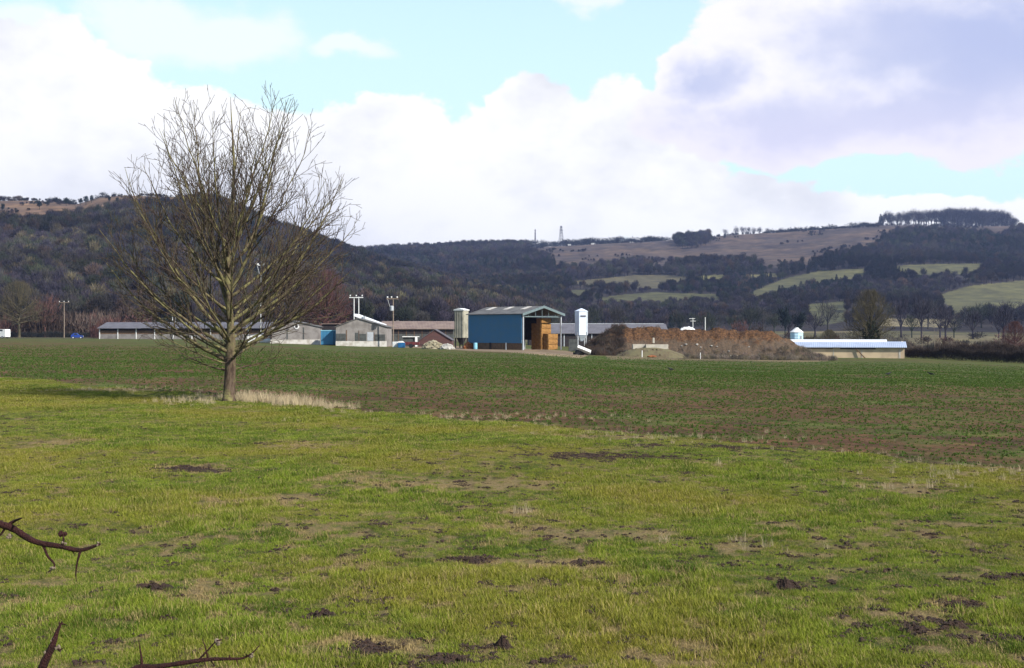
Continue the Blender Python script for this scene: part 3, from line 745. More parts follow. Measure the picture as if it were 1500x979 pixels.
# ---- far tree meshes: short twig slivers spread through a crown volume, plus trunk and limbs
def far_tree_mesh(name, seed, H, Wd, n, sl, sw, mat, kind='round', trunk=True, lowc=.2):
    g = np.random.default_rng(seed); V = []; T = []
    lob = [(g.uniform(-.45, .45)*Wd, g.uniform(-.45, .45)*Wd, H*g.uniform(lowc+.2, .8), Wd*g.uniform(.35, .6)) for _ in range(9)]
    lob.append((0, 0, H*.55, Wd*.75))
    c = []
    while len(c) < n:
        if kind == 'round':
            l = lob[g.integers(len(lob))]; v = unit(g.normal(0, 1, 3))*g.random()**.45
            p = np.array([l[0]+v[0]*l[3], l[1]+v[1]*l[3], l[2]+v[2]*l[3]*.9])
            dr = unit(np.array([p[0], p[1], (p[2]-H*.3)])/Wd+g.normal(0, .35, 3)+np.array([0, 0, .25]))
        elif kind == 'cone':
            t = g.random()**.7; z = H*(.95-t*.87); r = Wd*t**.9*math.sqrt(g.random()); a = g.uniform(0, 6.28)
            p = np.array([r*math.cos(a), r*math.sin(a), z]); dr = unit(np.array([math.cos(a), math.sin(a), -.3])+g.normal(0, .4, 3))
        else:   # brush: upright stems from the ground
            a = g.uniform(0, 6.28); r = Wd*math.sqrt(g.random()); z = H*g.uniform(.0, .72)*(1-.4*(r/Wd)**2)
            p = np.array([r*math.cos(a), r*math.sin(a), z]); dr = unit(np.array([p[0]*.12, p[1]*.12, 1.])+g.normal(0, .28, 3))
        if p[2] < 0 or p[2] > H: continue
        c.append((p, dr))
    for p, dr in c:
        L = sl*g.uniform(.5, 1.4); u = unit(np.cross(dr, g.normal(0, 1, 3)))*sw*g.uniform(.6, 1.3)
        b = len(V); V += [p-u, p+u, p+dr*L]; T.append((b, b+1, b+2))
    V = np.array(V); T = np.array(T); Q = np.zeros((0, 4), int)
    if trunk:
        paths = [(np.array([[0, 0, -1.], [0, 0, H*.3], [.1, 0, H*.62]]), [H*.03, H*.022, H*.008])]
        for k in range(7):
            a = k*2.4; r = Wd*.6
            paths.append((np.array([[0, 0, H*.22+k*.25], [r*.4*math.cos(a), r*.4*math.sin(a), H*.45], [r*math.cos(a), r*math.sin(a), H*.72]]), [H*.013, H*.009, H*.004]))
        v2, q2 = tubes(paths, 4); Q = q2+len(V); V = np.vstack([V, v2])
    return np_mesh(name, V, [T, Q] if len(Q) else [T], [mat])

PAL = {'purple': (.032, .027, .036), 'grey': (.044, .040, .034), 'green': (.032, .037, .022), 'brown': (.056, .038, .028), 'red': (.105, .050, .042),  # hill wood tints are lowered to carry cloud shadow on the slopes
       'dark': (.020, .022, .020), 'ever': (.010, .018, .014), 'olive': (.088, .074, .042), 'pale': (.12, .095, .075), 'brushred': (.120, .062, .050), 'brushpale': (.125, .092, .072), 'hedge': (.040, .030, .024)}
def pal(names, n, p=None):
    a = np.array([PAL[k] for k in names]); c = a[rng.choice(len(names), n, p=p)]
    return c*rng.uniform(.75, 1.25, (n, 1))*rng.uniform(.95, 1.05, (n, 3))

def build_woods():
    mt = M['tree_inst']
    P = [proto('w0', far_tree_mesh('w0', 1, 11, 4.2, 620, 1.5, .11, mt)), proto('w1', far_tree_mesh('w1', 2, 13, 4.6, 680, 1.6, .11, mt)), proto('w2', far_tree_mesh('w2', 3, 9, 4.0, 560, 1.3, .11, mt)),
         proto('w3', far_tree_mesh('w3', 4, 6, 3.4, 420, .9, .16, mt, 'round', False, .0)), proto('w4', far_tree_mesh('w4', 5, 13, 3.0, 620, 1.0, .22, mt, 'cone')), proto('w5', far_tree_mesh('w5', 6, 10, 4.0, 900, .7, .22, mt))]
    def put(name, x, y, z, idx, sc, tint, **kw):
        scatter(name, P, np.stack([x, y, z-.3], 1), np.stack([0*x, 0*x, rng.uniform(0, 6.28, len(x))], 1), np.stack([sc*rng.uniform(.9, 1.25, len(x)), sc*rng.uniform(.9, 1.25, len(x)), sc], 1), idx, {'tint': tint}, **kw)
    def cand(n, d0, d1, p0, p1):
        d = np.sqrt(rng.uniform(d0**2, d1**2, n)); px = rng.uniform(p0, p1, n); x = (px-750)/F*d; z = height(x, d)
        return x, d, z, px, HOR-F*(z-EYE)/d
    # left hill
    x, y, z, px, py = cand(20000, 500, 1560, -130, 850)
    onL = z > 1.5
    heath = inpoly(px, py, HEATH_L)
    for pl, c in OPEN_L: heath |= inpoly(px, py-3, pl)
    hl = np.interp(px, LX, LY)
    patch = fbm(x/28, y/28, 3)
    k = onL & ((~heath) | ((rng.random(len(x)) < .35) & (patch > .60))) & (hl < 470) & (z > (HOR-hl)/F*L1*.03)
    # not beyond the spur where the far ridge takes over
    k &= (y < L1*1.02) | (px < 0)
    k &= z > 4
    x, y, z, px, py, heath = x[k], y[k], z[k], px[k], py[k], heath[k]
    n = len(x); zone = fbm(x/120, y/150, 3)
    idx = rng.choice([0, 1, 2], n); ev = (zone > .60) & (rng.random(n) < .7); idx = np.where(ev, rng.choice([4, 5], n), idx); idx = np.where(heath, 3, idx)
    tint = pal(['purple', 'grey', 'green', 'brown', 'olive'], n, [.30, .25, .25, .12, .08]); tint = np.where(ev[:, None], pal(['ever', 'dark'], n), tint)
    tint = np.where((heath)[:, None], pal(['dark', 'purple'], n), tint)
    tint *= (.45+1.25*sstep(.25, .75, fbm(x/60+4, y/80, 3)))[:, None]
    put('hillside_woodland', x, y, z, idx, rng.uniform(.7, 1.15, n)*np.where(heath, .6, 1), tint, label='dark leafless woodland covering the left hillside', cat='woodland')
    # far right slope
    x, y, z, px, py = cand(34000, 800, 2700, 380, 1640)
    wood = z > 6
    opn = inpoly(px, py, HEATH_R)
    for pl, c in FIELDS: opn |= inpoly(px, py-1, pl) | inpoly(px, py-5, pl)
    for pl, c in CLUMP: opn &= ~inpoly(px, py, pl)
    bushy = inpoly(px, py, HEATH_R) & (rng.random(len(x)) < .5) & (fbm(x/55, y/80, 3) > .64)
    hl = (HOR-np.interp(px, LX, LY)); hidden = (y < 1500) & (px < 790) & (z > 0) & (hl/F*L1 > 30)
    ridge = y > R1*.985
    k = wood & (~opn | bushy) & ~hidden & ~ridge
    thin = fbm(x/90+7, y/90, 3); k &= (rng.random(len(x)) < .55+.9*thin)
    x, y, z, px, py, opn = x[k], y[k], z[k], px[k], py[k], opn[k]
    n = len(x); zone = fbm(x/140, y/180, 3)
    idx = rng.choice([0, 1, 2, 3], n, p=[.3, .25, .25, .2]); ev = (zone > .62) & (rng.random(n) < .6); idx = np.where(ev, rng.choice([4, 5], n), idx); idx = np.where(opn, 3, idx)
    tint = pal(['purple', 'grey', 'green', 'brown'], n, [.45, .25, .18, .12]); tint = np.where(ev[:, None], pal(['ever', 'dark'], n), tint); tint = np.where(opn[:, None], pal(['dark', 'purple'], n), tint)
    tint *= (.45+1.2*sstep(.25, .75, fbm(x/90, y/90+8, 3)))[:, None]
    put('ridge_woodland', x, y, z, idx, rng.uniform(.7, 1.2, n)*np.where(opn, .6, 1)*np.clip(y/1500, .8, 1.2), tint, label='dark leafless woods and hedgerows on the far slopes below the ridge', cat='woodland')
build_woods()

# ---- single trees one can tell apart
def far_kinds():
    mt = M['tree_obj']
    return {'bare': [far_tree_mesh('bare_tree', 11+k, 11, 4.3, 520, 1.7, .065, mt, lowc=.22) for k in range(4)],
            'bush': [far_tree_mesh('bush', 31+k, 5, 3.0, 420, .9, .10, mt, 'round', False, .0) for k in range(3)],
            'cone': [far_tree_mesh('conifer', 41+k, 13, 2.8, 900, .9, .15, mt, 'cone') for k in range(2)],
            'ever': [far_tree_mesh('evergreen_tree', 51+k, 10, 4.0, 1300, .6, .15, mt) for k in range(2)],
            'brush': [far_tree_mesh('scrub_bush', 61+k, 5, 3.2, 760, 1.3, .08, mt, 'brush', False) for k in range(3)]}
FK = far_kinds()
NAMES = {'bare': 'bare_tree', 'bush': 'bush', 'cone': 'conifer', 'ever': 'evergreen_tree', 'brush': 'scrub_bush'}
def plant(kind, px, d, hpx, tint, label, group=None, cat=None, wide=1., base=None):
    """a single tree in column px at depth d, hpx photo pixels tall"""
    p = W(px, d); h = hpx*d/F; me = random.choice(FK[kind])
    o = link(NAMES[kind], me, None, (p.x, p.y, p.z-.1))
    hh = {'bare': 11, 'bush': 5, 'cone': 13, 'ever': 10, 'brush': 5.5}[kind]*.95
    if kind == 'bush': o.location.z -= .24*h; h *= 1.2
    s = h/hh; o.scale = (s*wide, s*wide, s); o.rotation_euler = (0, 0, random.uniform(0, 6.28))
    c = PAL[tint]; f = random.uniform(.85, 1.15); o.color = (c[0]*f, c[1]*f, c[2]*f, 1)
    tag(o, label, cat or ('tree' if kind in ('bare', 'cone', 'ever') else 'bush'), group)
    return o
def ridge_d(px): return R1*.955
# clump on the right end of the ridge
for k in range(62):
    f = (k % 31)/30; px = 1294+f*192+random.uniform(-2.5, 2.5)
    hp = 13+13*math.sin(math.pi*min(1, .22+f*.62))+random.uniform(-2, 2)
    if px > 1478: hp *= .6
    plant('bare', px, R1*random.uniform(.935, .985), hp+(2 if px > 1380 else 0), 'purple', 'leafless tree in the dense clump crowning the right end of the ridge', 'trees of the ridge clump', wide=1.25 if px > 1370 else .85)
for k in range(30):
    px = 1300+k*6.3+random.uniform(-2, 2)
    plant('bush', px, R1*random.uniform(.93, .975), random.uniform(10, 15) if px > 1375 else random.uniform(4, 8), 'purple', 'dark understorey bush at the foot of the dense clump on the ridge', 'understorey of the ridge clump', wide=1.3)
plant('cone', 1290, R1*.95, 20, 'dark', 'small flat topped pine at the left end of the ridge clump', wide=1.)
for px, hp in ((1062, 11), (1078, 14), (1088, 13), (1096, 12), (1104, 12), (1112, 13), (1124, 10), (1144, 10), (1035, 12), (1010, 14), (1002, 9), (1020, 10)):
    plant('bare', px, R1*.965, hp+2, 'purple', 'small leafless tree standing out on the middle of the skyline', 'separate skyline trees in the middle of the ridge')
for k in range(46):
    px = 520+k*5.2*1.0+random.uniform(-2, 2)
    plant('bare', px, R1*random.uniform(.94, .975), random.uniform(6, 11), random.choice(['purple', 'dark']), 'leafless tree in the dark row along the left part of the far skyline', 'skyline row left of the masts', wide=1.3)
for k in range(46):
    px = 762+k*4.6+random.uniform(-2, 2)
    plant('bush', px, R1*random.uniform(.95, .97), random.uniform(6, 11), 'dark', 'dark bush in the skyline hedge between the masts and the ridge clump', 'skyline hedge right of the masts', wide=1.9)
for k in range(30):
    px = 1125+k*5.6+random.uniform(-2, 2)
    plant('bush', px, R1*random.uniform(.95, .97), random.uniform(5, 11), 'dark', 'dark bush in the skyline hedge just left of the ridge clump', 'skyline hedge by the ridge clump', wide=2.)
for k in range(22):
    px = -6+k*3+random.uniform(-1, 1) if k < 12 else 72+(k-12)*4
    plant('bush', px, L1*.93, random.uniform(4, 8), random.choice(['brown', 'purple']) if k < 12 else 'dark', 'bush along the skyline at the far left of the hill' if k < 12 else 'dark bush on the skyline left of the hill top',
          'bushes at the far left skyline' if k < 12 else 'bushes left of the hill top', wide=1.1)
plant('cone', 83, L1*.91, 9, 'dark', 'lone dark conifer on the left hill skyline')
for px, hp in ((136, 3), (142, 5), (150, 8), (157, 6), (166, 6), (174, 4)):
    plant('bush', px, L1*.93, hp, 'dark', 'dark bush on the rounded top of the left hill', 'bushes on the left hill top', wide=1.2)
for k in range(14):
    px = 330+k*13+random.uniform(-3, 3)
    plant('bare', px, L1*random.uniform(.88, .94), random.uniform(10, 18) if px > 420 else random.uniform(6, 10), random.choice(['dark', 'brown', 'purple']), 'leafless tree on the skyline where the left hill runs down behind the big tree', 'trees on the falling skyline of the left hill', wide=1.1)
# dark evergreens on the upper left slope
for px, d, hp in ((58, 1190, 13), (97, 1240, 13), (118, 1230, 12), (126, 1220, 14), (134, 1225, 12), (160, 1200, 10), (172, 1190, 10), (4, 1180, 12)):
    plant('ever', px, d, hp, 'ever', 'dark evergreen standing out on the upper left hillside', 'dark evergreens on the upper left hillside', wide=.9)
# valley trees behind the farm, right half
random.seed(5)
for k in range(44):
    px = 600+k*20.5+random.uniform(-8, 8)
    if 1225 < px < 1330: continue
    d = random.uniform(560, 760); hp = random.uniform(26, 44)
    if px < 860: hp *= .8
    plant('bare', px, d, hp, random.choice(['grey', 'purple', 'green', 'brown']), 'leafless tree in the loose belt across the valley behind the farm', 'valley trees behind the farm', wide=1.15)
for k in range(26):
    px = 840+k*26+random.uniform(-8, 8)
    if 1225 < px < 1330: continue
    plant('bush', px, random.uniform(420, 520), random.uniform(9, 16), random.choice(['brown', 'purple', 'red', 'grey']), 'low leafless bush on the valley floor behind the farm', 'valley bushes behind the farm', wide=1.5)
for px, hp, t in ((1083, 38, 'red'), (1108, 34, 'brown'), (1062, 26, 'red'), (965, 24, 'brown'), (940, 22, 'brown')):
    plant('bare', px, 420, hp, t, {1083: 'tallest reddish leafless tree rising behind the muck heap', 1108: 'brown leafless tree right of the reddish one behind the muck heap', 1062: 'low reddish tree left of the tallest one behind the muck heap',
                                   965: 'brown leafless tree just behind the left end of the muck heap', 940: 'smaller brown tree behind the long grey roof'}[px])
for px, d, hp, lab in ((983, 700, 30, 'dark green conifer in the valley beyond the muck heap'), (995, 705, 24, 'shorter dark conifer right of its taller neighbour in the valley'), (1150, 560, 44, 'dark evergreen tree left of the small blue silo'), (1172, 540, 38, 'dark blue green evergreen tree behind the small blue silo')):
    plant('cone' if px < 1000 else 'ever', px, d, hp, 'ever', lab, wide=1. if px < 1000 else .8)
plant('ever', 888, 420, 24, 'ever', 'dark rounded evergreen behind the long grey roof')
plant('bush', 1185, 300, 22, 'olive', 'broad olive green bush behind the small blue silo', wide=1.3)
plant('bare', 1350, 560, 66, 'purple', 'tall purple leafless tree behind and right of the ivy clad tree', wide=.9)
plant('bare', 1385, 520, 48, 'purple', 'leafless tree at the foot of the green hillside field', wide=1.)
plant('bare', 1320, 600, 58, 'purple', 'tall leafless tree directly right of the ivy clad tree', wide=.8)
plant('bare', 1470, 560, 50, 'purple', 'leafless tree in front of the hillside field at the right edge', wide=1.2)
plant('bare', 1425, 540, 40, 'purple', 'shorter leafless tree below the hillside field', wide=1.2)
# left side
for px, hp in ((50, 50), (66, 54), (82, 40), (100, 44), (116, 42), (134, 40), (152, 44), (4, 38), (30, 34), (168, 36)):
    plant('brush' if px != 66 else 'bare', px, random.uniform(418, 440), hp*1.12, random.choice(['brown', 'brushred', 'brushpale']), 'reddish leafless brushwood in the row at the far left of the farm', 'brushwood row at the far left', wide=1.)
plant('brush', 142, 360, 26, 'red', 'dark red bush at the left end of the long open shed', wide=.6)
plant('bush', 185, 430, 46, 'brown', 'leafless brown tree rising behind the left end of the long open shed', wide=.9)
plant('bush', 200, 430, 32, 'red', 'reddish bush above the roof of the long open shed', wide=1.3)
for px, hp in ((232, 24), (250, 30), (262, 26), (278, 32), (295, 28), (312, 26)):
    plant('ever', px, 440, hp, 'ever', 'dark evergreen in the group behind the long open shed', 'evergreens behind the long open shed', wide=.9)
plant('ever', 562, 330, 22, 'olive', 'dark green shrub behind the white roof slope')
plant('ever', 545, 330, 17, 'ever', 'low dark shrub just right of the twin poles')
for px, hp in ((600, 18), (612, 14), (640, 15), (652, 16), (668, 22), (590, 12)):
    plant('ever', px, 480, hp, 'ever', 'dark evergreen hedge tree below the far white cottages', 'evergreens below the white cottages', wide=1.2)

def near_bare(name, px, d, hpx, wpx, tint, label, seed, levels=3, dens=(.85, .65), twig=.03, ivy=False, low=.15, nprim=16):
    p = W(px, d); H = hpx*d/F; Wd = wpx*d/F/2
    tr, A, B = mid_tree_mesh(seed, H, Wd, dens, twig, nprim, low, levels)
    o = empty(name, p, 0, label=label, cat='tree')
    t = link('trunk', np_mesh('trunk', A[0], A[1], [M['tree_obj']], True), o); t.color = PAL[tint]+(1,)
    g2 = np.random.default_rng(seed+7); env = round_env(H, Wd, low); ns = 6500; z = H*(low+.08+(.9-low)*g2.random(ns)**.8); er = np.array([env(q) for q in z]); a = g2.uniform(0, 6.28, ns)
    r = er*np.sqrt(g2.uniform(.12, 1., ns))*(.86+.22*np.sin(a*3+z*.9+seed)); c0 = np.stack([r*np.cos(a), r*np.sin(a), z], 1); dr = c0/np.array([Wd, Wd, H])*np.array([1, 1, .6])+g2.normal(0, .28, (ns, 3))+np.array([0, 0, .5]); dr /= np.linalg.norm(dr, axis=1)[:, None]
    u = np.cross(dr, g2.normal(0, 1, (ns, 3))); u /= np.linalg.norm(u, axis=1)[:, None]; sl_ = H*.07*g2.uniform(.5, 1.3, (ns, 1)); VS = np.stack([c0-u*.016, c0+u*.016, c0+dr*sl_], 1).reshape(-1, 3)
    c = link('crown', np_mesh('crown', np.vstack([B[0], VS]), [B[1], np.arange(3*ns).reshape(-1, 3)+len(B[0])], [M['tree_obj']], True), o); c.color = PAL[tint]+(1,)
    if ivy:
        g = np.random.default_rng(3); n = 2600
        z = H*g.random(n)**1.4*.5+.2; a = g.uniform(0, 6.28, n); r = (.55+.75*np.sin(np.clip(z/(H*.52), 0, 1)*np.pi)+g.normal(0, .35, n)*(z/H+.4))
        c0 = np.stack([r*np.cos(a), r*np.sin(a), z], 1); e = g.normal(0, .16, (n, 3)); e2 = g.normal(0, .16, (n, 3))
        V = np.stack([c0-e, c0+e, c0+e2], 1).reshape(-1, 3); T = np.arange(3*n).reshape(-1, 3)
        i = link('ivy', np_mesh('ivy', V, T, [M['tree_obj']]), o); i.color = (.022, .032, .014, 1)
    return o
near_bare('bare_tree', 1275, 262, 92, 84, 'olive', 'round leafless tree with an ivy clad trunk behind the white roofed shed', 101, 4, (.42, .36), .034, True, .14, 26)
near_bare('bare_tree', 1215, 300, 30, 36, 'olive', 'small spreading leafless tree behind the middle of the white roofed shed', 102, 3, (.6, .5), .03, low=.1)
near_bare('bare_tree', 28, 400, 82, 84, 'olive', 'tall broad leafless tree at the far left behind the field', 103, 4, (.6, .5), .045, low=.18, nprim=26)
near_bare('bare_tree', 480, 330, 104, 96, 'red', 'big reddish brown leafless tree behind the grey gabled sheds', 104, 4, (.5, .42), .048, low=.12, nprim=28)
near_bare('bare_tree', 425, 345, 128, 100, 'brown', 'tallest brown leafless tree behind the big foreground tree', 105, 4, (.55, .45), .05, low=.12, nprim=28)
near_bare('bare_tree', 350, 380, 90, 80, 'brown', 'brown leafless tree seen through the crown of the foreground tree', 106, 4, (.6, .5), .045, low=.12)
near_bare('bare_tree', 1487, 262, 50, 50, 'red', 'reddish leafless tree behind the hedge at the right edge', 107, 4, (.6, .5), .03, low=.08)
for k in range(30):
    px = 1318+k*6.4+random.uniform(-3, 3)
    plant('brush', px, random.uniform(250, 300), random.uniform(14, 26), random.choice(['pale', 'pale', 'brown', 'grey']), 'pale leafless scrub behind the dark hedge at the right', 'pale scrub behind the right hedge', wide=.9)
for px, hp, lab in ((1351, 34, 'thin pale stem standing in the scrub, left of the pair'), (1369, 40, 'tall thin pale stem standing in the scrub, taller of the pair'), (1374, 36, 'thin pale stem right beside the tallest one')):
    p = W(px, 262); H = hp*262/F; g = np.random.default_rng(px)
    pts = [grow(g, np.zeros(3), np.array([.02, 0, 1.]), H, .05, .02, .5, .1, .02)]
    for j in range(6): pts.append(grow(g, pts[0][0][4+j], np.array([math.cos(j*2.4), math.sin(j*2.4), 1.2]), H*.2, .02, .012, .3, .1, .05))
    V, Q = tubes(pts, 6); o = link('birch_sapling', np_mesh('birch_sapling', V, Q, [M['pole']], True), None, p); tag(o, lab, 'tree')

# hedges
def hedge(pa, pb, h, w, n, tint, label, name='hedge', sl=.75):
    g = np.random.default_rng(len(label)); a = np.array(pa); b = np.array(pb); L = np.linalg.norm(b-a)
    t = g.random(n); x = a[0]+(b[0]-a[0])*t; y = a[1]+(b[1]-a[1])*t+g.uniform(-w/2, w/2, n)
    top = h*(.45+1.0*fbm(t*L/2.6, t*0+3, 4)); z = top*g.random(n)**.8
    c = np.stack([x, y, height(x, y)+z], 1); dr = g.normal(0, .5, (n, 3))+np.array([0, 0, .8]); dr /= np.linalg.norm(dr, axis=1)[:, None]
    u = np.cross(dr, g.normal(0, 1, (n, 3))); u /= np.linalg.norm(u, axis=1)[:, None]
    V = np.stack([c-u*.022, c+u*.022, c+dr*sl*g.uniform(.5, 1.3, (n, 1))], 1).reshape(-1, 3)
    o = link(name, np_mesh(name, V, np.arange(3*n).reshape(-1, 3), [M['tree_obj']])); o.color = PAL[tint]+(1,)
    tag(o, label, 'hedge'); return o
pa, pb = W(1326, 215), W(1530, 196)
hedge(pa[:2], pb[:2], 1.8, 1.8, 15000, 'hedge', 'dark trimmed hedge bounding the field at the right of the cream shed')
pa, pb = W(1395, 250), W(1560, 238)
hedge(pa[:2], pb[:2], 2.6, 2., 12000, 'brown', 'taller brown hedge behind the dark trimmed one at the right edge')
pa, pb = W(-30, 405), W(145, 405)
hedge(pa[:2], pb[:2], 1.6, 2.5, 14000, 'dark', 'low dark hedge bottom below the brushwood at the far left')
pa, pb = W(840, 450), W(1330, 450)
hedge(pa[:2], pb[:2], 3., 4., 26000, 'purple', 'long low purple brown hedge across the valley behind the muck heap')

# ------------------------------------------------------------------ farm
def frame(px, d, rz): return W(px, d), rz
# --- open blue barn; local x along the long wall (away from the open gable), y across
def blue_barn():
    D = 200.; c = W(765, D); th = R(45); rz = math.pi-th      # +x runs left and back
    o = empty('barn', c, rz, label='blue sheeted hay barn with one gable end open, stacked with bales', cat='barn')
    L, Wd, E, RG = 12.2, 9.0, 5.55, 6.75
    sgn = -1    # local y positive would run towards... barn body lies on the -y side
    Y = lambda v: sgn*v
    def ybox(mb, x0, x1, a, b, z0, z1): mb.box(x0, x1, min(Y(a), Y(b)), max(Y(a), Y(b)), z0, z1)
    w = MB(); ybox(w, .2, L, 0, .08, 1.05, E-.05); w.build('wall', M['blue'], o)['label'] = 'long blue sheeted side wall'
    w2 = MB(); w2.prism([(Y(.1), .0), (Y(Wd-.1), .0), (Y(Wd-.1), E-.1), (Y(Wd/2), RG-.15), (Y(.1), E-.1)], 'x', L-.08, L); w2.build('rear_wall', M['dark'], o)  # dark colour carries the shade inside the barn
    w3 = MB(); ybox(w3, 5.5, L, Wd-.1, Wd-.02, 1.5, E-.05); w3.build('far_wall', M['dark'], o)  # coloured dark as well, for the interior shade
    k = MB(); ybox(k, .3, L, .1, .22, 0, 1.05); k.build('kick_board', M['timber'], o)
    for i in range(3): 
        pm = MB(); x = 3.4+i*3.6; ybox(pm, x, x+.16, -.12, -.01, 0, 1.1) 
        if i == 0: pm.build('post', M['white'], o)
        else: pm.build('post', M['dark'], o)
    # roof slopes: thin slabs with overhang
    s = MB(); t = .09
    for side in (0, 1):
        y0, y1 = (-.25, Wd/2) if side == 0 else (Wd+.25, Wd/2)
        z0 = E-.02; z1 = RG+.02
        s.add([(-.35, Y(y0), z0), (L+.3, Y(y0), z0), (L+.3, Y(y1), z1), (-.35, Y(y1), z1), (-.35, Y(y0), z0+t), (L+.3, Y(y0), z0+t), (L+.3, Y(y1), z1+t), (-.35, Y(y1), z1+t)],
              [[0, 3, 2, 1], [4, 5, 6, 7], [0, 1, 5, 4], [1, 2, 6, 5], [2, 3, 7, 6], [3, 0, 4, 7]])
    rf = s.build('roof', M['asbestos'], o)
    for i in range(3):
        x = 1.9+i*3.9; s = MB(); 
        f0, f1 = .55, .92
        y0 = -.25+(Wd/2+.25)*f0; y1 = -.25+(Wd/2+.25)*f1; z0 = E+.08+(RG-E+.04)*f0; z1 = E+.08+(RG-E+.04)*f1
        s.add([(x, Y(y0), z0+.02), (x+1, Y(y0), z0+.02), (x+1, Y(y1), z1+.02), (x, Y(y1), z1+.02), (x, Y(y0), z0+.05), (x+1, Y(y0), z0+.05), (x+1, Y(y1), z1+.05), (x, Y(y1), z1+.05)],
              [[0, 3, 2, 1], [4, 5, 6, 7], [0, 1, 5, 4], [1, 2, 6, 5], [2, 3, 7, 6], [3, 0, 4, 7]])
        s.build('rooflight', M['lowwall'], rf)
    # barge boards on the open gable
    g = MB()
    for y0, y1 in ((-.3, Wd/2), (Wd+.3, Wd/2)):
        g.add([(-.42, Y(y0), E-.28), (-.42, Y(y1), RG-.22), (-.42, Y(y1), RG+.18), (-.42, Y(y0), E+.12), (-.36, Y(y0), E-.28), (-.36, Y(y1), RG-.22), (-.36, Y(y1), RG+.18), (-.36, Y(y0), E+.12)],
              [[0, 1, 2, 3], [7, 6, 5, 4], [0, 4, 5, 1], [1, 5, 6, 2], [2, 6, 7, 3], [3, 7, 4, 0]])
    g.build('bargeboard', M['green_steel'], o)
    for y in (0.2, Wd-.22):
        for x in (-.05, 4.1, 8.1, 11.85):
            p = MB(); ybox(p, x, x+.2, y-.08, y+.12, 0, E-.03); p.build('column', M['steel'], o)
    for x in (0.05, 4.1, 8.1):
        b = MB(); ybox(b, x, x+.12, .1, Wd-.1, E-.45, E-.3)
        for q in range(1, 6):
            yy = Wd*q/6; ht = (RG-E-.1)*(1-abs(yy-Wd/2)/(Wd/2)); ybox(b, x, x+.08, yy-.04, yy+.04, E-.35, E+ht)
        b.build('truss', M['green_steel'], o)
    # translucent strip beneath the eaves of the gable and sheeting on the far gable top
    return o, c, rz, Y
barn, bc, brz, BY = blue_barn()
Mb = Matrix.Translation(bc) @ Matrix.Rotation(brz, 4, 'Z')
def straw_bale_mesh(l, w, h, seed):
    bm = bmesh.new(); bmesh.ops.create_cube(bm, size=1); bmesh.ops.subdivide_edges(bm, edges=bm.edges[:], cuts=3, use_grid_fill=True)
    g = random.Random(seed)
    for v in bm.verts:
        v.co = Vector((v.co.x*l*(1-.06*(abs(v.co.y)*2)**6), v.co.y*w*(1-.03*(abs(v.co.z)*2)**6), v.co.z*h*(1-.05*(abs(v.co.y)*2)**6)))+Vector((g.uniform(-1, 1), g.uniform(-1, 1), g.uniform(-1, 1)))*.03
        v.co.z += h/2
    me = bpy.data.meshes.new('straw_bale'); bm.to_mesh(me); bm.free(); me.materials.append(M['straw']); return me
BALES = [straw_bale_mesh(2.3, 1.15, .82, k) for k in range(3)]
def bale(x, y, k, lab, z0=0, rz=0):
    p = Mb @ Vector((x, BY(y), 0)); o = link('straw_bale', BALES[(k+int(x*3)) % 3], None, (p.x, p.y, bc.z+z0+k*.83)); o.rotation_euler = (0, 0, brz+math.pi/2+rz+random.uniform(-.03, .03)); tag(o, lab, 'straw bale', 'straw bales stacked in the barn')
lev = ['bottom', 'second', 'third', 'fourth', 'fifth', 'topmost']
for col_, (x, y, n) in enumerate(((.9, 7.3, 3), (2.1, 7.0, 6), (3.3, 7.1, 5))):
    desc = ['low front stack of orange bales at the barn opening', 'tallest stack just behind the low front stack', 'tall stack third from the barn opening', 'right hand stack fourth from the barn opening', 'shaded stack left of the fourth one',
            'right hand stack fifth from the barn opening', 'shaded stack left of the fifth one', 'shaded stack behind the blue side wall', 'shaded stack left of the middle of the barn'][col_]
    for k in range(n): bale(x, y, k, '%s bale of the %s' % (lev[k] if k < n-1 else 'top', desc))

# --- bins / silos
def hopper_silo(px, d, ybase, ytop, ybody, wpx, mat, roofmat, name, label, sides=6, rot=0, squash=1, roof_h=.5, legmat='steel'):
    z0 = W(px, d); H = z0.z; top = zz(ytop, d)-H; body = zz(ybody, d)-H; r = wpx*d/F/2*1.06
    o = empty(name, z0, rot, label=label, cat='silo')
    MB().lathe([(r, body), (r, top-roof_h)], sides).build('body', mat, o)
    MB().lathe([(r*1.05, top-roof_h-.001), (r*1.05, top-roof_h+.08), (.12*r, top)], sides).build('roof', roofmat, o)
    MB().lathe([(.25, body-.95), (r*.96, body-.002)], sides).build('hopper', mat, o)
    for k in range(4):
        a = math.pi/4+k*math.pi/2; x, y = r*.9*math.cos(a), r*.9*math.sin(a)
        MB().box(x-.07, x+.07, y-.07, y+.07, 0, body+.5).build('leg', M[legmat], o)
    return o, r, top, body
o, r, top, body = hopper_silo(851.5, 205, 505, 452, 491, 18, M['white_silo'], M['white_silo'], 'silo', 'tall white feed silo on thin legs right of the blue barn', 6, R(8))
MB().tube([(r*.75, -r*.75, body), (r*.75, -r*.75, top-.4)], .05).build('fill_pipe', M['steel'], o)
MB().box(-.3, .55, -r*.92, -r*.88, top-1.35, top-1.1).build('plate', M['lattice'], o)
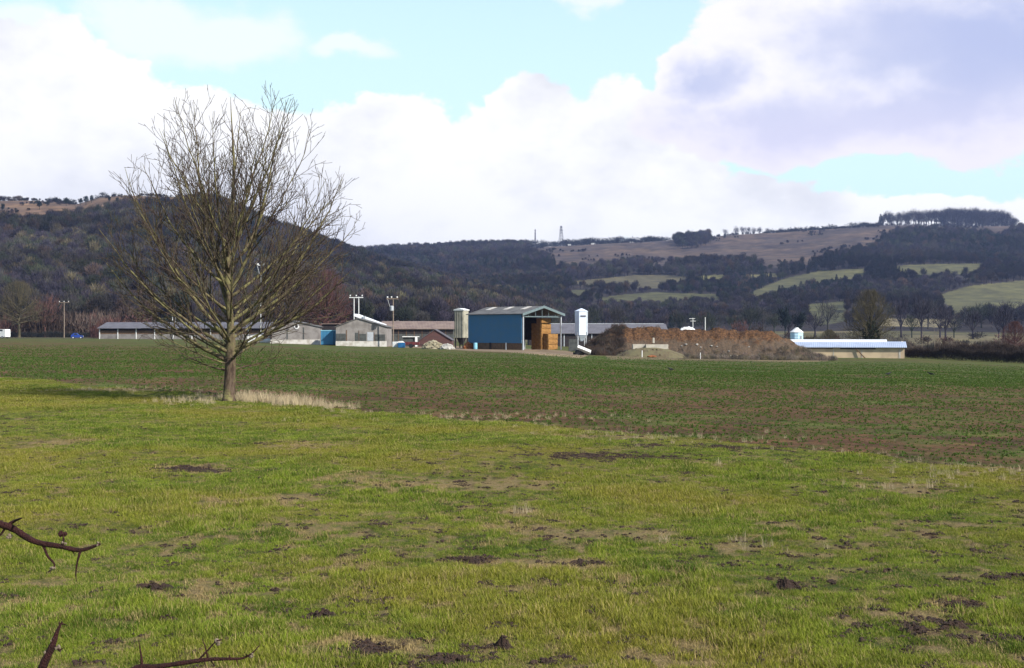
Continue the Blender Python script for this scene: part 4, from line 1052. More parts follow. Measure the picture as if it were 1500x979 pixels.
# old stained square silo
def old_silo():
    d = 222; c = W(676, d); top = zz(453, d)-c.z; body = zz(495, d)-c.z; w = 21*d/F*.72
    o = empty('silo', c, R(-28), label='old square silo with stained yellow grey sheeting left of the blue barn', cat='silo')
    MB().box(-w/2, w/2, -w/2, w/2, body, top-.25).build('body', M['old_silo'], o)
    MB().prism([(-w/2-.12, top-.248), (w/2+.12, top-.248), (w/2+.12, top-.1), (0, top+.15), (-w/2-.12, top-.1)], 'y', -w/2-.12, w/2+.12).build('roof', M['white'], o)
    for sx in (-1, 1):
        for sy in (-1, 1): MB().box(sx*w*.42-.09, sx*w*.42+.09, sy*w*.42-.09, sy*w*.42+.09, 0, body-.002).build('leg', M['dark'], o)
    MB().lathe([(.3, body-1.2), (w*.5, body-.003)], 8).build('hopper', M['dark'], o)
    for i in range(4):
        x = -w/2+w*(i+.5)/4; MB().box(x-.04, x+.04, -w/2-.06, -w/2-.002, body, top-.26).build('rib', M['old_silo'], o)
old_silo()
# small pale blue silo
d = 226; c = W(1167, d); o = empty('silo', c, 0, label='small pale blue round silo behind the white roofed shed', cat='silo'); rr_ = 19*d/F/2; tp = zz(480, d)-c.z
MB().lathe([(rr_, .3), (rr_, tp-.85)], 12).build('body', mat_sheet('pale_blue_silo', (.40, .58, .66), 'z', .5, .5, (.33, .5, .58), .1, .02), o)
MB().lathe([(rr_*1.06, tp-.86), (rr_*1.06, tp-.78), (.3, tp-.1), (.28, tp)], 12).build('roof', M['white'], o)
MB().box(rr_*.35, rr_*.6, -rr_*1.0, -rr_*.9, tp-3.2, tp-1.4).build('ladder', M['steel'], o)
MB().lathe([(rr_*.98, 0), (rr_*.98, .299)], 12).build('plinth', M['concrete'], o)

# --- long cream shed with white roof (right)
def cream_shed():
    a = W(1118, 214); b = W(1325, 209)
    v = (b-a); L = math.hypot(v.x, v.y); rz = math.atan2(v.y, v.x); zg = b.z-.1
    o = empty('shed', (a.x, a.y, zg), rz, label='long low cream walled shed with pale blue white roof beside the muck heap', cat='shed')
    E = zz(509.5, 208)-zg; RG = zz(499, 211)-zg; Wd = 7.0
    MB().box(0, L, 0, .25, 0, E-.02).build('wall', M['cream'], o)
    MB().box(0, L, Wd-.25, Wd, 0, E-.02).build('rear_wall', M['cream'], o)
    for x in (0, L-.25): MB().prism([(.252, 0), (Wd-.252, 0), (Wd-.252, E-.02), (Wd/2, RG-.1), (.252, E-.02)], 'x', x, x+.25).build('gable_wall', M['cream'], o)
    s = MB()
    for y0, y1 in ((-.45, Wd/2-1.2), (Wd+.45, Wd/2+1.2)):
        q = RG-.28
        s.add([(-.3, y0, E-.02), (L+.35, y0, E-.02), (L+.35 if 0 else L+.35, y1, q), (-.3, y1, q), (-.3, y0, E+.08), (L+.35, y0, E+.08), (L+.35, y1, q+.1), (-.3, y1, q+.1)],
              [[0, 3, 2, 1], [4, 5, 6, 7], [0, 1, 5, 4], [1, 2, 6, 5], [2, 3, 7, 6], [3, 0, 4, 7]])
    rf = s.build('roof', M['white_roof'], o)
    MB().prism([(Wd/2-1.35, RG-.24), (Wd/2+1.35, RG-.24), (Wd/2+1.2, RG+.02), (Wd/2, RG+.16), (Wd/2-1.2, RG+.02)], 'x', -.3, L-2.6).build('ridge_vent', M['bright_roof'], rf)
    # dark gaps under the eaves, small vents, leaning plank
    MB().box(L*.55, L*.80, -.06, -.003, E-.28, E-.1).build('vent', M['dark'], o)
    MB().box(L*.2, L*.5, -.06, -.003, E-.2, E-.1).build('vent', M['dark'], o)
    MB().box(L-.9, L-.6, -.05, -.002, 0.0, E-.3).build('downpipe', M['concrete'], o)
    for i in range(3):
        x = L*(.30+.2*i); MB().box(x, x+.15, -.05, -.002, 0.0, E-.3).build('pier', M['concrete'], o)
    M4 = Matrix.Translation(o.location) @ Matrix.Rotation(rz, 4, 'Z')
    p = M4 @ Vector((L*.73, -.5, 0)); q = M4 @ Vector((L*.655, -.16, E-.05))
    pl = MB(); pl.tube([p, q], .11, 4); t = pl.build('plank', M['timber']); tag(t, 'brown plank leaning against the cream shed wall', 'plank')
    p = M4 @ Vector((L*.35, -.5, 0))
cream_shed()

# --- grey gabled sheds (left)
def gable_shed(px0, px1, d, ypk, yeav, pxpk, label, wallm, low, length, rz=0, panels=(), vent=False, roofm='asbestos', name='shed', over=.25):
    a = W(px0, d); b = W(px1, d); w = b.x-a.x; zg = min(a.z, b.z); e = zz(yeav, d)-zg; pk = zz(ypk, d)-zg; xp = (pxpk-px0)/(px1-px0)*w
    o = empty(name, (a.x, d, zg), rz, label=label, cat='shed')
    MB().prism([(0, low), (w, low), (w, e), (xp, pk), (0, e)], 'y', 0, .15).build('gable_wall', wallm, o)
    MB().prism([(0, 0), (w, 0), (w, e), (xp, pk), (0, e)], 'y', length-.15, length).build('rear_wall', wallm, o)
    MB().box(0, .15, .16, length-.16, 0, e-.02).build('side_wall', wallm, o); MB().box(w-.15, w, .16, length-.16, 0, e-.02).build('side_wall', wallm, o)
    if low: MB().box(-.02, w+.02, -.06, .16, 0, low-.003).build('low_wall', M['lowwall'], o)
    s = MB()
    for (xa, za, xb, zb) in ((-over, e-over*.4, xp, pk+.03), (w+over, e-over*.4, xp, pk+.03)):
        s.add([(xa, -.2, za+.02), (xb, -.2, zb), (xb, length+.2, zb), (xa, length+.2, za+.02), (xa, -.2, za+.12), (xb, -.2, zb+.1), (xb, length+.2, zb+.1), (xa, length+.2, za+.12)],
              [[0, 1, 2, 3], [7, 6, 5, 4], [0, 4, 5, 1], [1, 5, 6, 2], [2, 6, 7, 3], [3, 7, 4, 0]])
    s.build('roof', M[roofm], o)
    for (x0, x1, z0, z1, mm) in panels: MB().box(x0*w, x1*w, -.05, -.003, z0, z1).build('panel', M[mm], o)
    if vent:
        v = MB(); n = 16; cx, cz = w*.53, pk-.95
        v.tube([(cx, -.12, cz), (cx, -.003, cz)], .48, n); f = v.build('fan_vent', M['white'], o); MB().tube([(cx, -.15, cz), (cx, -.121, cz)], .26, n).build('fan', M['dark'], f)
    return o, w, e, pk, xp
gable_shed(396, 468, 240, 471, 479, 430, 'grey fibre cement shed with round white fan vent in its gable', M['asb_wall'], .95, 14, R(4), [(.0, .03, .95, 2.9, 'dark'), (.33, .35, .95, 2.9, 'board'), (.66, .68, .95, 3.2, 'board')], True)
o, w, e, pk, xp = gable_shed(492, 566, 232, 467, 479, 524, 'wide grey gabled shed with dark ventilation boards and whitewashed low wall', M['asb_wall'], 1.0, 16, R(2),
           [(.01, .19, 1.05, 2.35, 'board'), (.38, .44, 1.05, 2.5, 'board'), (.46, .60, 1.05, 2.3, 'board'), (.62, .74, 1.05, 2.6, 'steel'), (.77, .97, 1.05, 2.2, 'board'), (.2, .22, 0.01, 3.0, 'timber'), (.45, .46, 0.01, 2.9, 'timber'), (.75, .76, 0.01, 2.6, 'timber')])
# bright roof of a building just behind, seen above the right slope
def white_roof_building():
    d = 252; a = W(521, d); zg = a.z; o = empty('shed', (a.x, d, zg), R(0), label='shed with brilliant white roof slope falling right behind the wide grey gable', cat='shed')
    w = 37*d/F; pk = zz(463.5, d)-zg; e = zz(478, d)-zg
    MB().prism([(0, 0), (w, 0), (w, e), (0, pk)], 'y', 0, 9).build('wall', M['asb_wall'], o)
    MB().add  # noqa
    s = MB(); s.add([(-.3, -.5, pk+.02), (w+.2, -.5, e-.05), (w+.2, 9.3, e-.05), (-.3, 9.3, pk+.02), (-.3, -.5, pk+.50), (w+.2, -.5, e+.40), (w+.2, 9.3, e+.40), (-.3, 9.3, pk+.50)],
              [[0, 1, 2, 3], [7, 6, 5, 4], [0, 4, 5, 1], [1, 5, 6, 2], [2, 6, 7, 3], [3, 7, 4, 0]])
    s.build('roof', M['bright_roof'], o)
    MB().box(w*.32, w*.40, -.9, -.502, pk-2.2, pk+.05).build('flue', M['steel'], o)
white_roof_building()
# blue container with a dark opening above
d = 234; a = W(470, d); b = W(494, d); w = b.x-a.x; zg = a.z
o = empty('container', (a.x, d, zg), 0, label='blue steel container between the two grey gabled sheds', cat='container'); Hc = zz(484, d)-zg
MB().box(0, w, 0, 5, .1, Hc).build('body', mat_sheet('blue_container', (.035, .17, .30), 'x', .25, .5, (.03, .13, .24), .2, .03), o)
MB().box(w*.78, w*.81, -.05, -.003, .1, Hc-.05).build('door_post', M['dark'], o); MB().box(-.03, w+.03, -.06, -.003, Hc-.12, Hc+.02).build('header', M['pale_blue'], o)
MB().box(.1, w-.1, .3, 4.7, 0, .098).build('skid', M['dark'], o)
a = W(472, 246); w2 = 22*246/F
o = empty('lean_to', (a.x, 246, a.z), 0, label='dark open lean-to just above the blue container', cat='shed'); Hl = zz(474, 246)-a.z
MB().box(0, w2, 0, 4, 0, Hl-.15).build('wall', M['dark'], o); MB().box(-.2, w2+.2, -.3, 4.2, Hl-.148, Hl).build('roof', M['brown_roof'], o)  # solid box; its dark colour stands for the shade of the open inside

# --- long open fronted shed far left
def open_shed(px0, px1, d0, d1, label):
    a = W(px0, d0); b = W(px1, d1); v = b-a; L = math.hypot(v.x, v.y); rz = math.atan2(v.y, v.x); zg = min(a.z, b.z)
    o = empty('open_shed', (a.x, a.y, zg), rz, label=label, cat='shed')
    E = zz(481.5, (d0+d1)/2)-zg; RG = zz(472.5, (d0+d1)/2)-zg; Wd = 9
    MB().box(0, L, 0, .2, 0, 1.6).build('low_wall', M['asb_wall'], o)
    MB().box(0, L, Wd-.2, Wd, 0, E).build('rear_wall', M['timber'], o)
    MB().box(0, .2, .21, Wd-.21, 0, E).build('end_wall', M['board'], o); MB().box(L-.2, L, .21, Wd-.21, 0, E).build('end_wall', M['board'], o)
    n = int(L/4.7)
    for i in range(n+1): MB().box(i*L/n-.1, i*L/n+.1, -.12, -.003, 0, E).build('post', M['white'], o)
    MB().box(0, L, .02, .12, 1.603, 2.5).build('rail_board', M['timber'], o)
    s = MB()
    for y0, y1 in ((-.7, Wd/2), (Wd+.5, Wd/2)):
        s.add([(-.4, y0, E), (L+.4, y0, E), (L+.4, y1, RG), (-.4, y1, RG), (-.4, y0, E+.12), (L+.4, y0, E+.12), (L+.4, y1, RG+.12), (-.4, y1, RG+.12)], [[0, 3, 2, 1], [4, 5, 6, 7], [0, 1, 5, 4], [1, 2, 6, 5], [2, 3, 7, 6], [3, 0, 4, 7]])
    s.build('roof', M['grey_roof'], o)
open_shed(146, 392, 330, 322, 'long open fronted shed with white posts and dark roof behind the foreground tree')
# white low building / panel right of the trunk
d = 250; a = W(362, d); b = W(398, d); w = b.x-a.x
o = empty('outbuilding', (a.x, d, a.z), 0, label='low white outbuilding with sloping roof just right of the foreground trunk', cat='outbuilding')
hh = zz(489, d)-a.z
MB().prism([(0, 0), (w, 0), (w, hh-.6), (w*.45, hh), (0, hh-.5)], 'y', 0, 5).build('wall', M['white'], o)
MB().prism([(-.15, hh-.47), (w*.45, hh+.02), (w+.15, hh-.62), (w+.15, hh-.5), (w*.45, hh+.14), (-.15, hh-.35)], 'y', -.1, 5.1).build('roof', M['grey_roof'], o)

# --- brown roofed long building behind
d = 262; a = W(560, d); b = W(664, d); w = b.x-a.x; zg = a.z; E = zz(482.5, d)-zg; RG = zz(471.5, d+5)-zg
o = empty('shed', (a.x, d, zg), R(2), label='long low shed with brown roof between the grey gable and the old silo', cat='shed')
MB().box(0, w, 0, .2, 0, E-.02).build('wall', M['board'], o); MB().box(0, w, 9.8, 10, 0, E-.02).build('rear_wall', M['board'], o)
for x in (0, w-.2): MB().prism([(.21, 0), (9.79, 0), (9.79, E-.02), (5, RG-.05), (.21, E-.02)], 'x', x, x+.2).build('gable_wall', M['board'], o)
s = MB()
for y0, y1 in ((-.5, 5), (10.5, 5)):
    s.add([(-.4, y0, E), (w+.4, y0, E), (w+.4, y1, RG), (-.4, y1, RG), (-.4, y0, E+.12), (w+.4, y0, E+.12), (w+.4, y1, RG+.12), (-.4, y1, RG+.12)], [[0, 3, 2, 1], [4, 5, 6, 7], [0, 1, 5, 4], [1, 2, 6, 5], [2, 3, 7, 6], [3, 0, 4, 7]])
s.build('roof', M['brown_roof'], o)
for i in range(9): MB().box(w*i/9, w*i/9+.12, -.08, -.003, 0, E-.05).build('post', M['timber'], o)
MB().box(.1, w-.1, -.05, -.002, E-.9, E-.25).build('fascia', M['dark'], o)
gable_shed(614, 662, 238, 483.5, 499, 637, 'dull red gabled shed behind the rubble pile', M['red_brick'], 0, 8, R(0), roofm='slate', over=.1)
# small white lean-to frame
d = 236; a = W(590, d); w = 22*d/F; hh = zz(492, d)-a.z
o = empty('lean_to', (a.x, d, a.z), 0, label='small lean-to with white fascia and white post left of the red shed', cat='shed')
MB().box(0, w, .2, 2.4, 0, hh-.25).build('wall', M['board'], o); MB().box(-.1, w+.1, -.1, 2.5, hh-.248, hh-.1).build('roof', M['white'], o)
MB().box(w*.82, w*.97, -.1, .19, 0, hh-.25).build('post', M['white'], o)
# tank, blue bin, red trailer, rust heap, barrel
d = 215; a = W(575, d); w = 8*d/F
o = empty('water_tank', (a.x, d, a.z), 0, label='white box shaped tank standing beside the royal blue bin', cat='tank'); hh = 9*d/F
MB().box(0, w, 0, w, .1, hh).build('tank', M['white'], o, bevel=.05)
for i in range(4): MB().box(i*w/4, i*w/4+.04, -.03, -.003, .0, hh).build('cage_bar', M['steel'], o)
a = W(583, d-1); w = 10*d/F
o = empty('bin', (a.x, d-1, a.z), 0, label='royal blue bin with white lid between the white tank and red machine', cat='bin'); hh = 10*d/F
MB().box(0, w, 0, .9, 0.05, hh-.25).build('body', M['blue_dark'], o, bevel=.04)
MB().prism([(-.05, hh-.248), (w*.9, hh-.248), (w*.6, hh+.02), (.1, hh-.02)], 'y', -.03, .93).build('lid', M['white'], o)
def trailer(px, d, lab, mat, L=2.6, h=.9, rz=0.):
    c = W(px, d); o = empty('trailer', c, rz, label=lab, cat='trailer')
    MB().box(-L/2, L/2, -.7, .7, .45, .45+h*.6).build('body', mat, o, bevel=.03); MB().box(L/2, L/2+.9, -.05, .05, .45, .55).build('drawbar', M['dark'], o)
    for sy in (-.8, .8):
        w_ = MB(); w_.tube([(-.1, sy-.1, .35), (-.1, sy+.1, .35)], .35, 14); w_.build('wheel', M['tyre'], o)
trailer(603, 218, 'dark red farm trailer standing in front of the small lean-to', M['rail'])
def heap(px, d, wpx, hpx, mat, name, label, cat, seed, n, r, depth=1.6, rocks=True, nr=60, seedk=0):
    """a heap: mound plus loose lumps, one thing"""
    c = W(px, d); w = wpx*d/F/2; h = hpx*d/F; g = random.Random(seed); mb = MB(); nx, ny = 22, 10; vs = []; fs = []
    for j in range(ny+1):
        for i in range(nx+1):
            u = i/nx*2-1; v = j/ny*2-1; rr = min(1, math.hypot(u, v)); z = h*.85*(1-rr**2)*(.75+.5*float(fbm(np.array([u*2.2+seed]), np.array([v*2.2]), 3)[0]))
            x, y = u*w, v*depth; vs.append((x, y, z-.05 if rr < 1 else -.12))
    for j in range(ny):
        for i in range(nx): q = j*(nx+1)+i; fs.append([q, q+1, q+nx+2, q+nx+1])
    mb.add(vs, fs)
    for k in range(nr):
        a = g.uniform(0, 6.28); t = math.sqrt(g.random())*.95; u, v = t*math.cos(a), t*math.sin(a)
        mb.rock((u*w, v*depth, h*.85*(1-t*t)*.95), r*g.uniform(.5, 1.3), seed*100+k)
    o = mb.build(name, mat); o.location = c; tag(o, label, cat); return o
heap(634, 205, 34, 14, M['rubble'], 'rubble_heap', 'heap of pale stone rubble in front of the dull red shed', 'rubble', 3, 0, .28, nr=130)
heap(655, 203, 22, 9, M['rubble_w'], 'rubble_heap', 'smaller whiter rubble heap right of the pale stone one', 'rubble', 4, 0, .22, nr=80)
heap(685, 208, 15, 12, M['rust'], 'rusty_heap', 'rusty orange heap at the left foot of the blue barn', 'heap', 5, 0, .2, depth=.8, nr=30)
c = W(696.5, 205); MB().lathe([(.27, 0), (.3, .1), (.3, .35), (.32, .4), (.3, .45), (.3, .95), (.26, 1.02)], 14).build('barrel', M['pale_blue']).location = c
tag(bpy.data.objects['barrel'], 'pale blue plastic barrel beside the rusty heap', 'barrel')

# --- muck heap
def muck_heap():
    tx = [858, 875, 900, 912, 950, 1000, 1050, 1100, 1130, 1150, 1165, 1180, 1200]
    ty = [514, 500, 486, 483, 482, 484, 484, 486, 489, 497, 506, 517, 523]
    d0 = 186.; nx, ny = 260, 46; V = []; 
    px = np.linspace(858, 1205, nx+1)
    DD = (d0-3.2+13*np.arange(ny+1)/ny)[:, None]*np.ones(nx+1)[None, :]; ZG = height((px[None, :]-750)/F*DD, DD)
    for j in range(ny+1):
        v = j/ny
        for i in range(nx+1):
            p = px[i]; D = d0-3.2+13*v; x = (p-750)/F*D; zg = float(ZG[j, i])
            Ht = max(0., zz(float(np.interp(p, tx, ty)), d0+3)-zg)
            f = float(np.clip(v/.42, 0, 1)); f = (.30*f+.70*f*f*(3-2*f)) if v < .42 else 1-.9*max(0, (v-.75)/.25)**2
            z = Ht*f
            V.append((x, D, zg+z-.05))
    V = np.array(V); n1 = fbm(V[:, 0]*.8, V[:, 1]*.8+V[:, 2], 4)-.5; n2 = fbm(V[:, 0]*3, V[:, 1]*3+V[:, 2]*2, 3)-.5
    z0 = height(V[:, 0], V[:, 1]); rel = np.clip((V[:, 2]-z0)/1.2, 0, 1)
    V[:, 2] += (n1*1.3+n2*.45)*rel
    i = np.arange(ny)[:, None]*(nx+1); k = np.arange(nx)[None, :]; Q = np.stack([i+k, i+k+1, i+nx+2+k, i+nx+1+k], -1).reshape(-1, 4)
    o = link('muck_heap', np_mesh('muck_heap', V, Q, [M['muck']])); tag(o, 'long heap of orange brown rotting straw muck right of the white silo', 'muck heap')
    return V.reshape(ny+1, nx+1, 3)
HV = muck_heap()
def on_heap(px, py):
    """point of the heap seen at photo pixel"""
    P = HV.reshape(-1, 3); q = np.abs(750+F*P[:, 0]/P[:, 1]-px)+np.abs(HOR-F*(P[:, 2]-EYE)/P[:, 1]-py)
    return Vector(P[np.argmin(q+P[:, 1]*.02)])
# scrub and dead weeds over the heap's skirt: one mass
def heap_weeds():
    g = np.random.default_rng(8); dm = M['tree_inst']
    pr = [proto('weed%d' % k, far_tree_mesh('weed%d' % k, 80+k, 1.1, .55, 90, .42, .018, dm, 'brush', False)) for k in range(3)]
    P = HV.reshape(-1, 3); rel = P[:, 2]-height(P[:, 0], P[:, 1]); pxs = 750+F*P[:, 0]/P[:, 1]
    w = np.where(pxs < 915, 1., np.where(pxs > 1120, np.where(rel < 1.6, .8, .02), np.clip(.8-rel/1.4, .01, 1)))*(P[:, 1] < 194); w /= w.sum()
    NW = 900; idx = g.choice(len(P), NW, p=w); X = P[idx]+g.normal(0, .15, (NW, 3))*[1, 1, 0]; X[:, 2] -= .1
    ex = []
    for _ in range(420):
        p = W(g.uniform(858, 1225), g.uniform(180.5, 184)); ex.append(p)
    X = np.vstack([X, np.array(ex)]); n = len(X); left = (750+F*X[:, 0]/X[:, 1]) < 915
    t = np.where(left[:, None], pal(['brown', 'grey', 'brown'], n)*1.3, pal(['pale', 'pale', 'grey', 'olive'], n)*1.6)
    sc = g.uniform(.35, .85, n)*np.where(left, 1.3, 1)
    scatter('heap_weeds', pr, X, np.stack([0*sc, 0*sc, g.uniform(0, 6.28, n)], 1), np.stack([sc]*3, 1), g.integers(0, 3, n), {'tint': t}, label='dead weeds and low scrub covering the skirt of the muck heap', cat='weeds')
heap_weeds()
# concrete blocks on the heap's front
def slab(px0, px1, y0, y1, d, mat, name, label, cat, th=.5, rz=0.):
    zt = zz(y0, d); zb = zz(y1, d); xa = (px0-750)/F*d; xb = (px1-750)/F*d
    m = MB(); m.box(0, xb-xa, 0, th, 0, zt-zb); o = m.build(name, mat, bevel=.03); o.location = (xa, d, zb); o.rotation_euler = (0, 0, rz); tag(o, label, cat); return o
slab(927, 945, 504.5, 511.5, 181.6, M['concrete'], 'concrete_block', 'left and greyer of the two long concrete blocks on the muck heap front', 'concrete block', 1.2)
slab(946, 979, 504.8, 511.8, 181.2, M['concrete'], 'concrete_block', 'right and longer of the two concrete blocks on the muck heap front', 'concrete block', 1.2)
M['bank'] = mat_simple('rough_grass_bank', (.13, .115, .06), .95, .5, 1.2, (.09, .065, .04), bump=1.)
heap(952, 181.8, 112, 19, M['bank'], 'bank', 'rough grassy earth bank carrying the two concrete blocks', 'bank', 6, 0, .15, depth=2.4, nr=14)
slab(956, 959, 495, 503, 184, M['concrete'], 'marker_post', 'short pale upright stub behind the longer concrete block', 'post', .2)
def white_pole(px, y0, y1, d, lab, r=.06, mat='white', name='post'):
    c = W(px, d); h = zz(y0, d)-c.z; m = MB(); m.tube([(0, 0, -.1), (0, 0, h)], r, 8); m.lathe([(r*1.3, h-.05), (r*1.3, h+.02)], 8); o = m.build(name, M[mat]); o.location = c; tag(o, lab, 'post')
white_pole(940.5, 514, 527, 178, 'thin white post below the concrete blocks')
white_pole(1026, 517, 526, 179, 'thin pale stake at the right foot of the white rubble', .04)
white_pole(1200, 519, 533, 178, 'thin dark stake at the right end of the muck heap', .035, 'dark')
for k, (px, py, r) in enumerate(((1020, 506, .33), (1031, 512, .26), (1034, 516, .28), (1042, 507, .33), (1050, 508, .22), (1026, 509, .2), (1068, 515, .22), (1070, 521, .3), (1097, 508, .22), (1097, 524, .26), (1107, 524, .25), (1112, 519, .3), (1080, 520, .2), (1005, 507, .3), (998, 508, .24))):
    p = on_heap(px, py); m = MB(); m.rock((0, 0, 0), r, 500+k); o = m.build('rubble_lump', M['rubble_w']); o.scale = (.62, .62, .62); o.location = p+Vector((0, -.15, .02)); tag(o, 'pale lump of rubble lying on the front of the muck heap', 'rubble lump', 'pale lumps on the muck heap front')
p = on_heap(964, 521); m = MB(); m.rock((0, 0, 0), .6, 77, .3); o = m.build('orange_debris', M['rust']); o.location = W(955, 179)+Vector((0, 0, .15)); o.scale = (1.3, 1, 1); tag(o, 'low orange debris lying below the concrete blocks', 'debris')
def sheeting():
    d = 190; a = (995-750)/F*d; b = (1019-750)/F*d; m = MB(); nx = 14; vs = []; fs = []; g = random.Random(4)
    for j in range(5):
        for i in range(nx+1):
            u = i/nx; z = zz(482.5, d)+.55*math.sin(math.pi*u)**.6*(1-abs(j-2)/2.4)+g.uniform(-.07, .07); vs.append((a+(b-a)*u, d+j*.5-1+g.uniform(-.05, .05), z-.15))
    for j in range(4):
        for i in range(nx): q = j*(nx+1)+i; fs.append([q, q+1, q+nx+2, q+nx+1])
    m.add(vs, fs); o = m.build('plastic_sheet', M['white'], smooth=True); tag(o, 'crumpled pale plastic sheet lying on top of the muck heap', 'plastic sheet')
    sm = o.modifiers.new('thickness', 'SOLIDIFY'); sm.thickness = .05
sheeting()
# slanted white trough with dark pile beside it
def trough():
    d = 176; c = W(855, d); o = empty('trough', c+Vector((0, 0, .62)), R(-12), label='white overturned trough lying tilted beside the dark tyres', cat='trough'); o.rotation_euler = (R(-35), R(22), R(-10))
    m = MB(); m.box(-.95, .95, -.3, .3, -.06, 0); m.box(-.95, .95, -.3, -.24, 0.001, .32); m.box(-.95, .95, .24, .3, .001, .32); m.box(-.95, -.88, -.238, .238, .001, .32); m.box(.88, .95, -.238, .238, .001, .32); m.build('body', M['white'], o)
    MB().box(-.35, .3, -.2, .2, .002, .1).build('base_patch', M['tyre'], o)
    for k, (px, dz, tilt, lab) in enumerate(((845, .18, 0, 'black tyre lying flat left of the white trough'), (848, .42, .25, 'black tyre resting tilted on the flat one'), (851, .35, 1.1, 'black tyre standing against the white trough'))):
        q = W(px, d+.5); m = MB(); n = 20; rings = []
        prof = [(.52, -.1), (.5, -.14), (.32, -.13), (.28, -.08), (.28, .08), (.32, .13), (.5, .14), (.52, .1)]
        vs = []; fs = []; P_ = len(prof)
        for a in range(n):
            t = 2*math.pi*a/n
            for r_, z_ in prof: vs.append((r_*math.cos(t), r_*math.sin(t), z_))
        for a in range(n):
            for b in range(P_): fs.append([a*P_+b, ((a+1) % n)*P_+b, ((a+1) % n)*P_+(b+1) % P_, a*P_+(b+1) % P_])
        m.add(vs, fs); t = m.build('tyre', M['tyre'], smooth=False); t.location = q+Vector((0, 0, dz)); t.rotation_euler = (tilt, tilt*.3, 0); tag(t, lab, 'tyre')
trough()
# long grey roofed building behind silo and heap
d = 285; a = W(775, d); b = W(978, d); w = b.x-a.x; zg = min(a.z, b.z); E = zz(489, d)-zg; RG = zz(475.5, d+6)-zg
o = empty('shed', (a.x, d, zg), R(1), label='long low shed with dull grey roof behind the white silo and muck heap', cat='shed')
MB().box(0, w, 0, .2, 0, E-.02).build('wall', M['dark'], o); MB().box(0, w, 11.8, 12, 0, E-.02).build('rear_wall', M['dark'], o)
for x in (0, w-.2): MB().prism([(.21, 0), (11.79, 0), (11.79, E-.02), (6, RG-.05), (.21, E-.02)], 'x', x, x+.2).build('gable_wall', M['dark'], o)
s = MB()
for y0, y1 in ((-.5, 6), (12.5, 6)):
    s.add([(-.4, y0, E), (w+.4, y0, E), (w+.4, y1, RG), (-.4, y1, RG), (-.4, y0, E+.12), (w+.4, y0, E+.12), (w+.4, y1, RG+.12), (-.4, y1, RG+.12)], [[0, 3, 2, 1], [4, 5, 6, 7], [0, 1, 5, 4], [1, 2, 6, 5], [2, 3, 7, 6], [3, 0, 4, 7]])
s.build('roof', M['grey_roof'], o)
MB().box(0, w, 5.9, 6.1, RG+.122, RG+.25).build('ridge_cap', M['steel'], o)
for i in range(7): MB().box(w*(.05+.1*i), w*(.05+.1*i)+.2, -.12, -.003, 0, E-.05).build('post', M['steel'], o)
# fence rails between silo and heap
d = 215; a = W(862, d); o = empty('fence', a, 0, label='short timber rail fence right behind the white silo legs', cat='fence')
for z in (.9, 1.3, 1.75): MB().box(0, 2.3, 0, .06, z, z+.18).build('rail', M['concrete'], o)
for x in (0, 1.1, 2.2): MB().box(x, x+.12, .062, .18, 0, 2.).build('post', M['timber'], o)
# low block wall between barn and silo
slab(833, 846, 497, 515, 203, M['board'], 'block_wall', 'low grey block wall between the blue barn and the white silo', 'wall', .3)

# --- poles
def tpole(px, d, ytop, arms, label, name='utility_pole', pale='pole_pale', r=.13, extra=None, pair=0):
    c = W(px, d); h = zz(ytop, d)-c.z; o = empty(name, c, 0, label=label, cat='pole')
    for k in range(2 if pair else 1):
        x = 0 if not pair else (-pair if k == 0 else 0)
        hk = h if (k or not pair) else h*.985
        MB().tube([(x, 0, -.2), (x, 0, hk)], [r, r*.75], 8).build('pole', M[pale], o)
    for (x0, x1, dz) in arms:
        MB().box(x0, x1, -.16, -.04 if not pair else -.0, h-dz-.08, h-dz+.08).build('crossarm', M[pale], o)
    if extra: extra(o, h)
    return o
def ins(o, h, xs, dz=0.):
    for x in xs: MB().lathe([(.06, 0), (.16, .08), (.08, .14), (.16, .22), (.08, .30)], 8, (x, -.1, h+.08-dz)).build('insulator', M['white'], o)
tpole(94, 395, 443, [(-1.6, 1.6, .1)], 'single utility pole with one crossarm at the far left', extra=lambda o, h: ins(o, h, (-1.4, 0, 1.4)), pale='pole', r=.16)
tpole(257, 360, 458, [(-1.0, .6, .15)], 'short twin pole behind the roof of the long open shed', pair=.8)
tpole(525.5, 262, 435, [(-1.9, .9, .15)], 'twin pale pole with crossarm above the wide grey gable', pair=.95, r=.11, extra=lambda o, h: ins(o, h, (-1.7, -.5, .7)))
def trafo(o, h):
    ins(o, h, (-1.0, -.3, .7))
    MB().lathe([(.3, 0), (.34, .1), (.34, .8), (.25, .9)], 10, (-.2, -.45, h-2.2)).build('transformer', M['steel'], o)
    MB().tube([(-1., -.1, h), (-.5, -.1, h-1.7)], .03, 4).build('stay', M['white'], o)
tpole(576, 230, 437.5, [(-1.2, .9, .05)], 'dark utility pole with three pale insulators in front of the brown roof', pale='pole', r=.12, extra=trafo)
def lights(o, h):
    for x in (-.75, .75):
        MB().lathe([(.1, 0), (.3, .08), (.34, .28), (.2, .42)], 12, (x, -.15, h-.1)).build('lamp_housing', M['white'], o)
        MB().tube([(x, -.1, h-.1), (x*.3, 0, h-2.2)], .06, 5).build('bracket', M['steel'], o)
tpole(382, 270, 388, [(-.9, .9, .1)], 'tall thin mast with two round white lamp heads seen through the tree crown', name='floodlight_mast', r=.07, extra=lights)
tpole(1033, 400, 465, [], 'short pale pole rising behind the plastic sheet on the muck heap', r=.16)
tpole(1015, 420, 466, [(-1.2, .7, .2), (-.8, .9, 1.0)], 'pale utility pole with two crossarms behind the muck heap', r=.14)
# overhead wires between the farm poles are too thin to see in the photo

